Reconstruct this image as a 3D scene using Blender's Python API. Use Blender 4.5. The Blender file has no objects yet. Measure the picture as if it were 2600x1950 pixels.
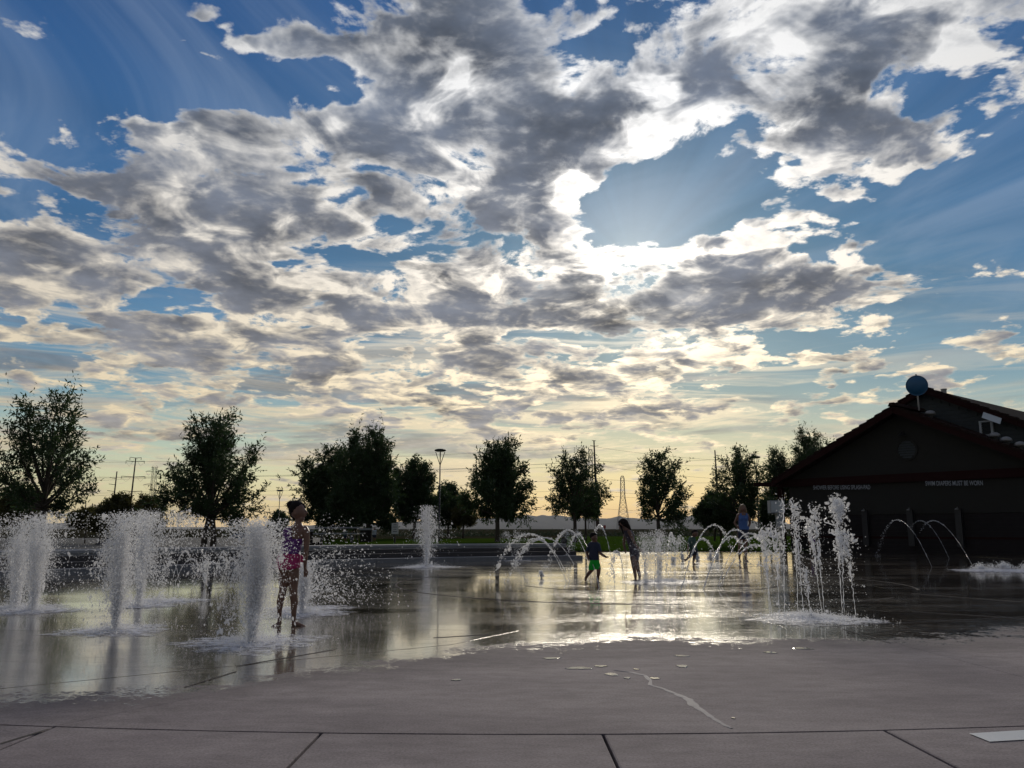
import bpy, bmesh, math, random
import numpy as np
from mathutils import Vector, Matrix
R = math.radians
sc = bpy.context.scene
C = sc.collection

# ------------------------------------------------------------------ camera
F_PX, W_PX, H_PX, CAM_H = 2100.0, 2600.0, 1950.0, 1.0
PITCH = math.atan(368 / 2100)
cam = bpy.data.cameras.new('camera')
cam.sensor_width = 36.0
cam.lens = 36.0 * F_PX / W_PX
cam.clip_start = 0.05
cam.clip_end = 60000
cam_ob = bpy.data.objects.new('camera', cam)
C.objects.link(cam_ob)
cam_ob.location = (0, 0, CAM_H)
cam_ob.rotation_euler = (R(90) + PITCH, 0, 0)
sc.camera = cam_ob

def ray(px, py):
    u = (px - 1300) / F_PX; v = (975 - py) / F_PX
    return Vector((u, math.cos(PITCH) - v * math.sin(PITCH), math.sin(PITCH) + v * math.cos(PITCH)))
def at(px, py, z=0.0):
    """the point at height z that shows at photo pixel px, py"""
    d = ray(px, py); t = (z - CAM_H) / d.z
    return Vector((d.x * t, d.y * t, z))
def atd(px, py, Y):
    """the point at ground distance Y (along +y) that shows at photo pixel px, py"""
    d = ray(px, py); t = Y / d.y
    return Vector((d.x * t, Y, CAM_H + d.z * t))

# ------------------------------------------------------------------ node helper
class NT:
    def __init__(s, tree):
        s.t = tree; s.n = tree.nodes; s.l = tree.links
    def put(s, sock, v):
        if v is None: return
        if hasattr(v, 'is_linked') or hasattr(v, 'links'):
            s.l.new(v, sock)
        else:
            try: sock.default_value = v
            except Exception:
                sock.default_value = (v, v, v) if not hasattr(v, '__len__') else (*v, 1.0)
    def m(s, op, a=None, b=None, c=None, clamp=False):
        n = s.n.new('ShaderNodeMath'); n.operation = op; n.use_clamp = clamp
        for i, v in enumerate((a, b, c)): s.put(n.inputs[i], v)
        return n.outputs[0]
    def add(s, a, b): return s.m('ADD', a, b)
    def sub(s, a, b): return s.m('SUBTRACT', a, b)
    def mul(s, a, b): return s.m('MULTIPLY', a, b)
    def div(s, a, b): return s.m('DIVIDE', a, b)
    def mad(s, a, b, c): return s.m('MULTIPLY_ADD', a, b, c)
    def vm(s, op, a=None, b=None, out=0, scale=None):
        n = s.n.new('ShaderNodeVectorMath'); n.operation = op
        s.put(n.inputs[0], a); s.put(n.inputs[1], b)
        if scale is not None: s.put(n.inputs['Scale'], scale)
        return n.outputs[out]
    def comb(s, x=0, y=0, z=0):
        n = s.n.new('ShaderNodeCombineXYZ')
        for i, v in enumerate((x, y, z)): s.put(n.inputs[i], v)
        return n.outputs[0]
    def sep(s, v):
        n = s.n.new('ShaderNodeSeparateXYZ'); s.put(n.inputs[0], v); return n.outputs
    def ss(s, v, a, b, lo=0.0, hi=1.0, mode='SMOOTHSTEP'):
        n = s.n.new('ShaderNodeMapRange'); n.interpolation_type = mode; n.clamp = True
        s.put(n.inputs[0], v); s.put(n.inputs[1], a); s.put(n.inputs[2], b)
        s.put(n.inputs[3], lo); s.put(n.inputs[4], hi)
        return n.outputs[0]
    def mix(s, f, a, b, mode='MIX'):
        n = s.n.new('ShaderNodeMix'); n.data_type = 'RGBA'; n.blend_type = mode
        n.clamp_factor = True
        s.put(n.inputs[0], f)
        for i, v in ((6, a), (7, b)):
            if isinstance(v, tuple) and len(v) == 3: v = (*v, 1.0)
            s.put(n.inputs[i], v)
        return n.outputs[2]
    def noise(s, v, scale, detail=4, rough=0.5, dist=0.0, lac=2.0, kind='FBM', color=False, norm=True, dim='3D'):
        n = s.n.new('ShaderNodeTexNoise'); n.noise_dimensions = dim
        n.noise_type = kind
        if kind == 'FBM': n.normalize = norm
        s.put(n.inputs['Vector'], v); n.inputs['Scale'].default_value = scale
        n.inputs['Detail'].default_value = detail; n.inputs['Roughness'].default_value = rough
        n.inputs['Distortion'].default_value = dist; n.inputs['Lacunarity'].default_value = lac
        return n.outputs[1 if color else 0]
    def vor(s, v, scale, feature='F1', smooth=1.0, detail=0, out='Distance'):
        n = s.n.new('ShaderNodeTexVoronoi'); n.feature = feature
        s.put(n.inputs['Vector'], v); n.inputs['Scale'].default_value = scale
        if 'Detail' in n.inputs: n.inputs['Detail'].default_value = detail
        if feature == 'SMOOTH_F1': n.inputs['Smoothness'].default_value = smooth
        return n.outputs[out]
    def ramp(s, f, stops, mode='LINEAR'):
        n = s.n.new('ShaderNodeValToRGB'); n.color_ramp.interpolation = mode
        e = n.color_ramp.elements
        while len(e) < len(stops): e.new(0.5)
        for i, (p, c) in enumerate(stops):
            e[i].position = p; e[i].color = (*c, 1.0) if len(c) == 3 else c
        s.put(n.inputs[0], f)
        return n.outputs[0]
    def blob(s, vec, c, sx, sy, rot=0.0):
        # (plain vector maths only: it keeps the compiled shader short)
        if rot:
            d = s.vm('SUBTRACT', vec, (c[0], c[1], 0))
            cr, sr = math.cos(rot), math.sin(rot)
            a = s.vm('DOT_PRODUCT', d, (cr / sx, sr / sx, 0), out='Value')
            b = s.vm('DOT_PRODUCT', d, (-sr / sy, cr / sy, 0), out='Value')
            ln = s.m('SQRT', s.mad(a, a, s.mul(b, b)))
        else:
            n = s.n.new('ShaderNodeVectorMath'); n.operation = 'MULTIPLY_ADD'
            s.put(n.inputs[0], vec)
            n.inputs[1].default_value = (1 / sx, 1 / sy, 0)
            n.inputs[2].default_value = (-c[0] / sx, -c[1] / sy, 0)
            ln = s.vm('LENGTH', n.outputs[0], out='Value')
        return s.m('SUBTRACT', 1.0, ln, clamp=True)

# ------------------------------------------------------------------ world: evening sky with broken clouds
SUN_PX = (1606, 665)
sd = ray(*SUN_PX).normalized()
SUN_EL = math.asin(sd.z); SUN_AZ = math.atan2(sd.x, sd.y)
world = bpy.data.worlds.new('World'); sc.world = world; world.use_nodes = True
world.cycles.sampling_method = 'MANUAL'; world.cycles.sample_map_resolution = 1024
w = NT(world.node_tree); w.n.clear()
tc = w.n.new('ShaderNodeTexCoord')
D0 = tc.outputs['Generated']
dx, dy, dz = w.sep(D0)
sky = w.n.new('ShaderNodeTexSky'); sky.sky_type = 'NISHITA'; sky.sun_disc = False
sky.sun_elevation = SUN_EL; sky.sun_rotation = SUN_AZ
sky.air_density = 1.3; sky.dust_density = 0.6; sky.ozone_density = 3.0
STR = 0.09

az = w.m('ARCTAN2', dx, dy)
el = w.m('ARCSINE', w.m('MINIMUM', w.m('MAXIMUM', dz, -0.999), 0.999))
AE = w.comb(az, el, 0.0)                      # sky angles, radians
K = 2600 / 2212.0                             # the cloud list below is in a 2212 wide reading of the photo
def ang(x, y):
    d = ray(x * K, y * K).normalized()
    return math.atan2(d.x, d.y), math.asin(d.z)
def radii(x, y, rx, ry):
    a0 = ang(x - rx, y); a1 = ang(x + rx, y); b0 = ang(x, y - ry); b1 = ang(x, y + ry)
    return abs(a1[0] - a0[0]) / 2, abs(b1[1] - b0[1]) / 2
def field(vec, items, start):
    acc = start
    for it in items:
        x, y, rx, ry, wt = it[:5]; rot = it[5] if len(it) > 5 else 0
        sx, sy = radii(x, y, rx, ry)
        b = w.blob(vec, ang(x, y), sx * 1.5, sy * 1.5, R(rot))
        acc = w.mad(b, wt, acc)
    return acc

# flattened cloud-deck coordinates: far clouds foreshorten towards the horizon
zz = w.add(w.m('MAXIMUM', dz, 0.0), 0.16)
P = w.comb(w.div(dx, zz), w.div(dy, zz), w.mul(dz, 1.5))

COV0 = -0.17
COVER = [  # x, y, rx, ry, weight, rotation
 (900,60,330,120,.75),(700,110,120,80,.38),(1010,210,260,130,.8),(780,330,270,100,.75),(480,390,240,100,.62),
 (300,305,120,55,.75,8),(150,310,45,30,.45),(330,470,330,110,.7),(120,570,230,90,.55),(620,470,260,90,.6),(1060,350,200,90,.7),
 (1010,500,210,105,.85),(500,640,450,80,.75),(850,670,420,60,.7),(260,700,300,50,.6,-8),
 (1330,650,560,60,1.1),(1650,640,290,55,.9),(1530,715,330,40,.55),(600,780,470,55,.6),(1180,800,380,45,.7),
 (1650,755,380,28,.55,7),(1500,90,330,110,.75),(1700,130,200,110,.6),(1780,230,230,100,.85),(1860,320,260,60,.7,-8),
 (2000,340,150,40,.5),(1740,410,150,50,.6),(1660,490,190,38,.65,-4),(1620,520,190,25,.4),(1370,240,130,100,.7),
 (1235,400,45,115,.75,-32),(1290,572,170,34,.7),(1550,575,230,18,.5,-4),(1950,20,110,60,.45,30),(1850,70,110,40,.4,30),
 (2010,135,75,38,.85,-8),(2180,215,110,42,.5),(2160,500,75,12,.5),(2165,290,35,12,.5),
 (420,8,60,18,.6),(395,97,46,14,.62),(515,105,50,22,.68),(362,198,36,17,.75,-30),(445,140,30,14,.55),(630,120,60,50,.66),(250,70,30,18,.45),(300,140,40,14,.4),(480,60,30,14,.4),(560,160,30,12,.35),
 (700,865,520,26,.45),(220,905,270,22,.5,-3),(1000,885,480,30,.45),(1250,915,260,20,.55),(1100,945,420,16,.3),(380,950,420,22,.34),
 (2110,815,120,30,.75,-3),(1815,860,75,14,.55,4),(1520,845,90,10,.3),(2190,875,40,9,.4),(1900,870,60,10,.25),(1390,800,260,24,.4),(30,790,60,14,.45),
 (60,390,50,16,.35),(20,560,70,40,.4),(40,660,50,16,.5),(100,480,60,20,.4),(140,420,60,25,.4),
]
CLEAR = [
 (600,570,50,24,.9),(830,455,90,52,.85),(1390,425,115,72,.8),(1500,480,120,55,.5),(1670,355,42,16,.7),(720,205,120,45,.7),(790,120,30,15,.5),
 (480,230,230,60,.6),(150,130,300,130,.5),(60,230,160,80,.4),(560,20,90,40,.3),(2150,400,200,120,.6),(1950,140,60,30,.3),(1480,350,50,26,.35),(420,110,150,60,.3),(1110,215,50,14,.3),(1290,265,28,30,.5),(1480,140,20,12,.5),
 (2050,460,260,90,.6),(2080,620,200,80,.5),(1990,200,160,40,.3,-20),(700,540,110,10,.3),(800,740,130,12,.45),(1170,735,110,16,.3),
 (60,770,140,35,.35),(1560,800,140,20,.3,8),(1800,780,250,30,.4,6),
]
DARK = [
 (930,50,260,90,.8),(1060,170,170,110,.5),(800,330,200,70,.55),(600,330,130,50,.4),(520,440,260,60,.45),(330,500,280,90,.5),(980,520,130,70,.6),(900,470,80,60,.4),
 (1350,645,480,48,.9),(1620,640,220,40,.7),(1760,640,110,34,.5),(1770,230,190,75,.95),(1560,130,130,60,.45),(1930,335,55,30,.7),(1640,440,60,22,.6),(1850,280,120,40,.4),
 (1170,300,100,120,.9),(1080,420,90,60,.6),(1290,210,60,60,.6),(1130,480,80,70,.6),(1350,720,260,30,.7),(1230,780,260,36,.7),(700,660,420,40,.5),(230,700,280,40,.5,-8),(520,650,260,40,.4),(600,790,400,36,.4),
 (1150,900,300,22,.45),(700,930,300,18,.4),(1290,330,60,60,.3),(1950,280,80,30,.3),(100,560,200,70,.3),
]
LIGHT = [
 (1400,240,90,60,.9),(1250,400,34,120,.9,-32),(1340,575,190,26,1.0),(1440,290,160,40,.7),(1720,480,150,40,.6),(1600,500,160,40,.6),(770,285,55,30,.8),
 (500,535,110,26,.8,-14),(430,575,120,30,.5),(740,410,70,40,.6),(1110,710,110,16,.6),(1500,760,280,30,.8),(1050,830,400,16,.5),(1000,110,60,60,.8),(1220,150,60,60,.6),
 (640,60,80,60,.5),(330,290,90,40,.7),(1180,390,70,60,.4),(880,640,240,26,.5),(600,690,260,20,.4),(2010,130,70,35,.7),(1850,560,40,12,.4),(1850,705,150,26,.6),(1900,370,100,26,.5),
 (1650,380,100,26,.5),(1000,790,200,20,.3),(1300,60,80,60,.4),(820,590,180,30,.5),(1170,560,60,40,.3),(1500,545,200,14,.9),
]
Z3 = lambda n: w.vm('SUBTRACT', n, (0.5, 0.5, 0.5))
wv = Z3(w.noise(P, 2.4, 3, 0.6, color=True, dim='2D'))
wv2 = Z3(w.noise(w.vm('ADD', P, (7, 3, 1)), 8.0, 3, 0.6, color=True, dim='2D'))
AEw = w.vm('ADD', w.vm('ADD', AE, w.vm('MULTIPLY', wv, (0.15, 0.09, 0.0))), w.vm('MULTIPLY', wv2, (0.045, 0.03, 0.0)))
cov = field(AEw, COVER, COV0)
cov = field(AEw, [(a[0], a[1], a[2], a[3], -a[4]) + tuple(a[5:]) for a in CLEAR], cov)
AEs = w.vm('ADD', w.vm('ADD', AE, w.vm('MULTIPLY', wv, (0.08, 0.05, 0.0))), w.vm('MULTIPLY', wv2, (0.05, 0.035, 0.0)))
shade = field(AEs, DARK, 0.12)
shade = field(AEs, [(a[0], a[1], a[2], a[3], -a[4]) + tuple(a[5:]) for a in LIGHT], shade)
# beyond the part of the sky in view the same broken deck goes on by itself
far = w.ss(w.m('ABSOLUTE', az), 0.62, 0.85)
far = w.m('MAXIMUM', far, w.ss(el, 0.66, 0.85))
big = w.noise(P, 0.9, 3, 0.5, dim='2D')
cov = w.add(w.mul(cov, w.sub(1.0, far)), w.mul(far, w.mad(big, 3.0, -1.35)))
shade = w.mad(far, 0.25, shade)

def billow(vec):
    a = w.noise(vec, 3.9, 9, 0.575, dist=0.25, dim='2D', norm=True)
    b = w.noise(w.vm('ADD', vec, (5.3, 2.2, 0)), 9.0, 5, 0.55, dim='2D', norm=True)
    puff = w.m('ABSOLUTE', w.sub(b, 0.5))              # creased, cauliflower-like edges
    return w.mad(puff, 0.42, w.add(a, -0.035))
sunP = (sd.x / (sd.z + 0.16), sd.y / (sd.z + 0.16), 0)
toSun = w.vm('SCALE', w.vm('NORMALIZE', w.vm('SUBTRACT', sunP, P)), scale=0.03)
b0 = billow(P)
b1 = billow(w.vm('ADD', P, toSun))
cap = w.mad(w.m('MAXIMUM', shade, 0.0), 0.45, 0.27)
cov = w.m('MINIMUM', cov, w.mad(w.sub(cov, cap), 0.22, cap))
T = w.mad(w.sub(b0, 0.5), 3.3, cov)                   # > 0 inside cloud
relief = w.sub(b1, b0)                                # thicker towards the sun: this side is shaded
lowel = w.ss(el, 0.20, 0.06)
alpha = w.ss(T, w.mad(lowel, -0.12, -0.05), w.mad(lowel, 0.30, 0.25))
thick = w.ss(T, 0.0, 0.62, mode='LINEAR')
cs = w.vm('DOT_PRODUCT', D0, tuple(sd), out='Value')
sang = w.m('ARCCOSINE', w.m('MINIMUM', cs, 0.99999))
glow = w.m('EXPONENT', w.mul(sang, -3.6))
glow2 = w.m('EXPONENT', w.mul(sang, -16.0))

# clear sky: the physical sky, its bright aureole held back as the phone's tone curve does
nish = w.vm('SCALE', sky.outputs[0], scale=STR)
nr, ng, nb = w.sep(nish)
nl = w.mad(nr, 0.3, w.mad(ng, 0.5, w.mul(nb, 0.2)))
nish = w.vm('SCALE', nish, scale=w.div(1.0, w.mad(nl, 1.7, 0.70)))
tint = w.ramp(w.ss(el, 0.0, 0.62, mode='LINEAR'), [(0.0, (1.95, 2.0, 1.95)), (0.10, (1.7, 1.75, 1.62)), (0.26, (0.68, 0.92, 1.10)), (0.46, (0.30, 0.58, 0.84)), (1.0, (0.17, 0.38, 0.68))])
clear = w.mix(1.0, nish, tint, 'MULTIPLY')
# rays fanning out from the hidden sun
ang_r = w.m('ARCTAN2', w.sub(az, SUN_AZ), w.sub(el, SUN_EL))
rays = w.noise(w.comb(w.mul(ang_r, 3.0), 0.0, 0.0), 1.6, 2, 0.5, dim='2D')
clear = w.vm('SCALE', clear, scale=w.mad(w.mul(w.sub(rays, 0.5), w.ss(el, 0.1, 0.3)), w.mad(glow2, -0.6, 0.62), 1.0))
# faint high veil in the deep blue
veil = w.noise(w.vm('MULTIPLY', w.vm('ADD', P, (2.0, 6.0, 0)), (1.0, 0.55, 1.0)), 2.2, 6, 0.6, dist=0.8, dim='2D')
clear = w.mix(w.mul(w.ss(veil, 0.42, 0.75), w.ss(el, 0.12, 0.35, 0.0, 0.32)), clear, (.33, .42, .56))
# cloud light: bright thin edges, grey cores
patch = w.noise(w.vm('ADD', P, (9.1, 4.4, 0)), 6.5, 4, 0.55, dist=0.4, dim='2D')
shade = w.mad(w.sub(patch, 0.5), 4.0, w.mad(w.sub(b0, 0.5), 1.0, shade))
lum = w.m('EXPONENT', w.mul(w.mul(thick, w.m('MAXIMUM', w.mad(shade, 3.0, 0.9), 0.12)), -1.0))
lum = w.mad(w.mul(relief, w.mad(lowel, -0.6, 1.0)), -2.8, lum)
lum = w.sub(lum, w.mul(w.m('MAXIMUM', shade, 0.0), 0.12))
lum = w.mul(w.add(lum, w.m('SQRT', w.mad(lum, lum, 0.012))), 0.5)
lum = w.m('MAXIMUM', w.m('MINIMUM', lum, 1.3), 0.0)
lit = w.mad(glow, 1.05, 0.56)
mottle = w.noise(w.vm('ADD', P, (1.3, 8.1, 0)), 3.5, 5, 0.6, dim='2D')
core = w.ramp(w.ss(el, 0.0, 0.5, mode='LINEAR'), [(0, (.66, .54, .38)), (.12, (.46, .42, .37)), (.27, (.24, .24, .255)), (.5, (.145, .158, .19)), (1, (.105, .13, .18))])
core = w.vm('SCALE', core, scale=w.mad(mottle, 2.2, 0.0))
edge = w.ramp(w.ss(el, 0.0, 0.5, mode='LINEAR'), [(0, (1.25, 1.0, .60)), (.3, (1.25, 1.05, .72)), (.6, (1.1, 1.02, .90)), (1, (1.0, 1.0, 1.0))])
edge = w.vm('SCALE', edge, scale=lit)
cloud = w.mix(lum, core, edge)
# thin streaks of high cloud low in the west
st = w.noise(w.comb(w.mul(az, 2.6), w.mul(el, 26.0), 0.0), 1.6, 6, 0.62, dist=0.6, dim='2D')
sta = w.mul(w.mul(w.ss(st, 0.44, 0.66), w.ss(el, 0.015, 0.06)), w.ss(el, 0.34, 0.16))
sta = w.mul(sta, w.ss(az, 0.50, 0.15, 0.25, 0.85))
clear = w.mix(sta, clear, w.vm('SCALE', edge, scale=0.85))
std = w.noise(w.comb(w.mul(az, 2.2), w.mad(el, 24.0, 9.0), 0.0), 1.5, 5, 0.6, dist=0.5, dim='2D')
sdk = w.mul(w.mul(w.ss(std, 0.46, 0.62), w.ss(el, 0.04, 0.09)), w.mul(w.ss(el, 0.30, 0.14), w.ss(az, 0.40, 0.1, 0.2, 0.75)))
clear = w.mix(sdk, clear, core)
col = w.mix(w.mul(alpha, w.ss(el, -0.02, 0.05, 0.25, 1.0)), clear, cloud)
halo = w.mul(glow2, w.sub(1.0, w.mul(w.ss(T, 0.3, 0.8), 0.97)))
col = w.vm('ADD', col, w.vm('SCALE', (1.0, .95, .85), scale=w.mul(halo, 0.5)))
# the evening side opposite the sun is dimmer
back = w.ss(dy, 0.5, -0.5)
col = w.vm('SCALE', col, scale=w.mad(back, -0.42, 1.0))
bg = w.n.new('ShaderNodeBackground'); w.put(bg.inputs[0], col); bg.inputs[1].default_value = 1.0
wo = w.n.new('ShaderNodeOutputWorld'); w.l.new(bg.outputs[0], wo.inputs[0])

# ------------------------------------------------------------------ the sun, veiled by the cloud bank
sun = bpy.data.lights.new('sun', 'SUN'); sun.energy = 1.5; sun.angle = R(13); sun.color = (1.0, 0.90, 0.74)
sun_ob = bpy.data.objects.new('sun', sun); C.objects.link(sun_ob)
sun_ob.rotation_euler = (-sd).to_track_quat('-Z', 'Y').to_euler()
sc.view_settings.view_transform = 'Standard'; sc.view_settings.look = 'None'
sc.view_settings.gamma = 1.0; sc.view_settings.use_curve_mapping = False
sc.view_settings.exposure = 0.0
sc.cycles.transparent_max_bounces = 48; sc.cycles.max_bounces = 14; sc.cycles.diffuse_bounces = 14; sc.cycles.transmission_bounces = 12; sc.cycles.glossy_bounces = 5
sc.cycles.sample_clamp_indirect = 6.0
# ------------------------------------------------------------------ object helpers
rnd = random.Random(7)
nr_ = np.random.default_rng(11)

def tag(o, label=None, cat=None, group=None, kind=None):
    if label: o['label'] = label
    if cat: o['category'] = cat
    if group: o['group'] = group
    if kind: o['kind'] = kind
    return o
def empty(name, loc=(0, 0, 0), rz=0.0):
    o = bpy.data.objects.new(name, None); C.objects.link(o)
    o.location = loc; o.rotation_euler = (0, 0, rz); o.empty_display_size = 0.2
    return o
def adopt(o, parent):
    """parent o, keeping it where it stands"""
    o.parent = parent
    if parent.type != 'EMPTY': return o          # parts are modelled in place already
    o.matrix_parent_inverse = (Matrix.Translation(parent.location) @ parent.rotation_euler.to_matrix().to_4x4()).inverted()
    return o
def copy_tree(o, parent=None):
    c = o.copy(); C.objects.link(c); c.parent = parent
    if parent is not None: c.matrix_parent_inverse = o.matrix_parent_inverse.copy()
    for ch in list(o.children): copy_tree(ch, c)
    return c

class MB:
    """collects faces, then links them as one mesh object"""
    def __init__(s): s.v = []; s.f = []
    def face(s, pts):
        i = len(s.v); s.v += [tuple(p) for p in pts]; s.f.append(tuple(range(i, i + len(pts)))); return s
    def box(s, c, size, M=None):
        hx, hy, hz = size[0] / 2, size[1] / 2, size[2] / 2
        i = len(s.v)
        for sx, sy, sz in ((-1,-1,-1),(1,-1,-1),(1,1,-1),(-1,1,-1),(-1,-1,1),(1,-1,1),(1,1,1),(-1,1,1)):
            p = Vector((sx * hx, sy * hy, sz * hz))
            if M is not None: p = M @ p
            s.v.append((c[0] + p.x, c[1] + p.y, c[2] + p.z))
        for q in ((0,3,2,1),(4,5,6,7),(0,1,5,4),(1,2,6,5),(2,3,7,6),(3,0,4,7)): s.f.append(tuple(i + k for k in q))
        return s
    def tube(s, pts, rad, n=8, cap=True):
        pts = [Vector(p) for p in pts]
        if not hasattr(rad, '__len__'): rad = [rad] * len(pts)
        i0 = len(s.v); prev = None
        for k, p in enumerate(pts):
            d = (pts[min(k + 1, len(pts) - 1)] - pts[max(k - 1, 0)])
            if d.length < 1e-9: d = Vector((0, 0, 1))
            d.normalize()
            if prev is None:
                a = Vector((1, 0, 0)) if abs(d.x) < 0.8 else Vector((0, 1, 0))
                u = d.cross(a).normalized()
            else:
                u = (prev - d * prev.dot(d))
                u = u.normalized() if u.length > 1e-6 else d.orthogonal().normalized()
            prev = u; v = d.cross(u)
            for j in range(n):
                t = 2 * math.pi * j / n
                q = p + (u * math.cos(t) + v * math.sin(t)) * rad[k]
                s.v.append((q.x, q.y, q.z))
        for k in range(len(pts) - 1):
            for j in range(n):
                a = i0 + k * n + j; b = i0 + k * n + (j + 1) % n
                s.f.append((a, b, b + n, a + n))
        if cap:
            s.f.append(tuple(i0 + j for j in range(n))[::-1])
            s.f.append(tuple(i0 + (len(pts) - 1) * n + j for j in range(n)))
        return s
    def lathe(s, c, prof, n=16, M=None):
        i0 = len(s.v)
        for r, z in prof:
            for j in range(n):
                t = 2 * math.pi * j / n
                p = Vector((r * math.cos(t), r * math.sin(t), z))
                if M is not None: p = M @ p
                s.v.append((c[0] + p.x, c[1] + p.y, c[2] + p.z))
        for k in range(len(prof) - 1):
            for j in range(n):
                a = i0 + k * n + j; b = i0 + k * n + (j + 1) % n
                s.f.append((a, b, b + n, a + n))
        s.f.append(tuple(i0 + j for j in range(n))[::-1])
        s.f.append(tuple(i0 + (len(prof) - 1) * n + j for j in range(n)))
        return s
    def prism(s, poly, off):
        """poly: list of 3D points, pushed by vector off"""
        i = len(s.v); n = len(poly); off = Vector(off)
        s.v += [tuple(p) for p in poly] + [tuple(Vector(p) + off) for p in poly]
        s.f.append(tuple(range(i, i + n))); s.f.append(tuple(range(i + 2 * n - 1, i + n - 1, -1)))
        for k in range(n): s.f.append((i + k, i + n + k, i + n + (k + 1) % n, i + (k + 1) % n))
        return s
    def loft(s, rings, n=16):
        """rings: (centre, half-x, half-y[, tilt matrix])"""
        i0 = len(s.v)
        for rg in rings:
            c, rx, ry = rg[:3]; Mx = rg[3] if len(rg) > 3 else None
            for j in range(n):
                t = 2 * math.pi * j / n
                p = Vector((rx * math.cos(t), ry * math.sin(t), 0))
                if Mx is not None: p = Mx @ p
                s.v.append((c[0] + p.x, c[1] + p.y, c[2] + p.z))
        for k in range(len(rings) - 1):
            for j in range(n):
                a = i0 + k * n + j; b = i0 + k * n + (j + 1) % n
                s.f.append((a, b, b + n, a + n))
        s.f.append(tuple(i0 + j for j in range(n))[::-1])
        s.f.append(tuple(i0 + (len(rings) - 1) * n + j for j in range(n)))
        return s
    def build(s, name, mat, parent=None, smooth=False, fix=False):
        me = bpy.data.meshes.new(name); me.from_pydata(s.v, [], s.f); me.update()
        if fix:
            b = bmesh.new(); b.from_mesh(me); bmesh.ops.recalc_face_normals(b, faces=b.faces[:]); b.to_mesh(me); b.free()
        if smooth: me.polygons.foreach_set('use_smooth', [True] * len(me.polygons))
        if mat: me.materials.append(mat)
        o = bpy.data.objects.new(name, me); C.objects.link(o)
        if parent is not None: adopt(o, parent)
        return o

def np_mesh(name, V, Fc, mat, parent=None, smooth=True):
    """V: (n,3) array, Fc: (m,k) array of k-gons"""
    me = bpy.data.meshes.new(name)
    n, m, k = len(V), len(Fc), Fc.shape[1]
    me.vertices.add(n); me.vertices.foreach_set('co', np.asarray(V, dtype=np.float32).ravel())
    me.loops.add(m * k); me.loops.foreach_set('vertex_index', np.asarray(Fc, dtype=np.int32).ravel())
    me.polygons.add(m); me.polygons.foreach_set('loop_start', np.arange(0, m * k, k, dtype=np.int32))
    me.polygons.foreach_set('loop_total', np.full(m, k, dtype=np.int32))
    me.polygons.foreach_set('use_smooth', np.full(m, smooth))
    me.update(calc_edges=True); me.validate()
    me.materials.append(mat)
    o = bpy.data.objects.new(name, me); C.objects.link(o)
    if parent is not None: adopt(o, parent)
    return o

# ------------------------------------------------------------------ materials
def material(name):
    m = bpy.data.materials.new(name); m.use_nodes = True
    t = NT(m.node_tree); b = t.n['Principled BSDF']
    return m, t, b
def simple(name, col, rough=0.6, metal=0.0, var=0.25, scale=6.0, bump=0.0, bscale=40.0, spec=None, translucent=0.0):
    m, t, b = material(name)
    g = t.n.new('ShaderNodeNewGeometry').outputs['Position']
    n = t.noise(g, scale, 5, 0.6)
    c = t.vm('SCALE', (*col,), scale=t.mad(t.sub(n, 0.5), 2 * var, 1.0))
    t.put(b.inputs['Base Color'], c)
    b.inputs['Roughness'].default_value = rough; b.inputs['Metallic'].default_value = metal
    if spec is not None: b.inputs['Specular IOR Level'].default_value = spec
    if bump:
        bn = t.n.new('ShaderNodeBump'); bn.inputs['Strength'].default_value = bump; bn.inputs['Distance'].default_value = 0.02
        t.put(bn.inputs['Height'], t.noise(g, bscale, 4, 0.6)); t.l.new(bn.outputs[0], b.inputs['Normal'])
    if translucent:
        tr = t.n.new('ShaderNodeBsdfTranslucent'); t.put(tr.inputs[0], c)
        mx = t.n.new('ShaderNodeMixShader'); mx.inputs[0].default_value = translucent
        out = t.n['Material Output']
        t.l.new(b.outputs[0], mx.inputs[1]); t.l.new(tr.outputs[0], mx.inputs[2]); t.l.new(mx.outputs[0], out.inputs[0])
    return m
MT = {}
MT['joint'] = simple('joint_filler', (.035, .033, .036), 0.8)
MT['sealant'] = simple('joint_sealant', (.20, .18, .16), 0.95, spec=.0)
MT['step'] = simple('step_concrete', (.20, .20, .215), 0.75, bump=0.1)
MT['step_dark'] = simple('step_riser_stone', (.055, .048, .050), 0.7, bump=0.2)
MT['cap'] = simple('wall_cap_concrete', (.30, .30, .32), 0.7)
MT['path'] = simple('path_concrete', (.26, .25, .25), 0.75, bump=0.1)
MT['asphalt'] = simple('asphalt', (.035, .035, .038), 0.95, spec=.0)
MT['paint'] = simple('white_road_paint', (.75, .74, .72), 0.5, var=0.08)
MT['leaf'] = simple('ash_leaf', (.040, .075, .022), 0.55, var=0.5, scale=1.5, translucent=0.35)
MT['leaf2'] = simple('yellowing_leaf', (.085, .080, .018), 0.55, var=0.5, scale=1.5, translucent=0.45)
MT['bark'] = simple('bark', (.075, .058, .045), 0.85, bump=0.5, bscale=25)
MT['pole'] = simple('weathered_pole', (.085, .055, .050), 0.8)
MT['steel'] = simple('galvanised_steel', (.30, .29, .28), 0.5, 0.6)
MT['dark_metal'] = simple('dark_painted_metal', (.030, .030, .034), 0.45, 0.3)
MT['wire'] = simple('power_cable', (.10, .10, .10), 0.6)
MT['lamp_glass'] = simple('frosted_lamp_lens', (.5, .5, .48), 0.4)
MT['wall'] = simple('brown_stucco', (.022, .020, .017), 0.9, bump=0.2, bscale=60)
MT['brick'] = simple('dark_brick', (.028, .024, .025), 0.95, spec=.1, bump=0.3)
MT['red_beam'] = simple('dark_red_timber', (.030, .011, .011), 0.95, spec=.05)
MT['roof_tile'] = simple('roof_tile', (.028, .016, .014), 0.95, spec=.05)
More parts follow.
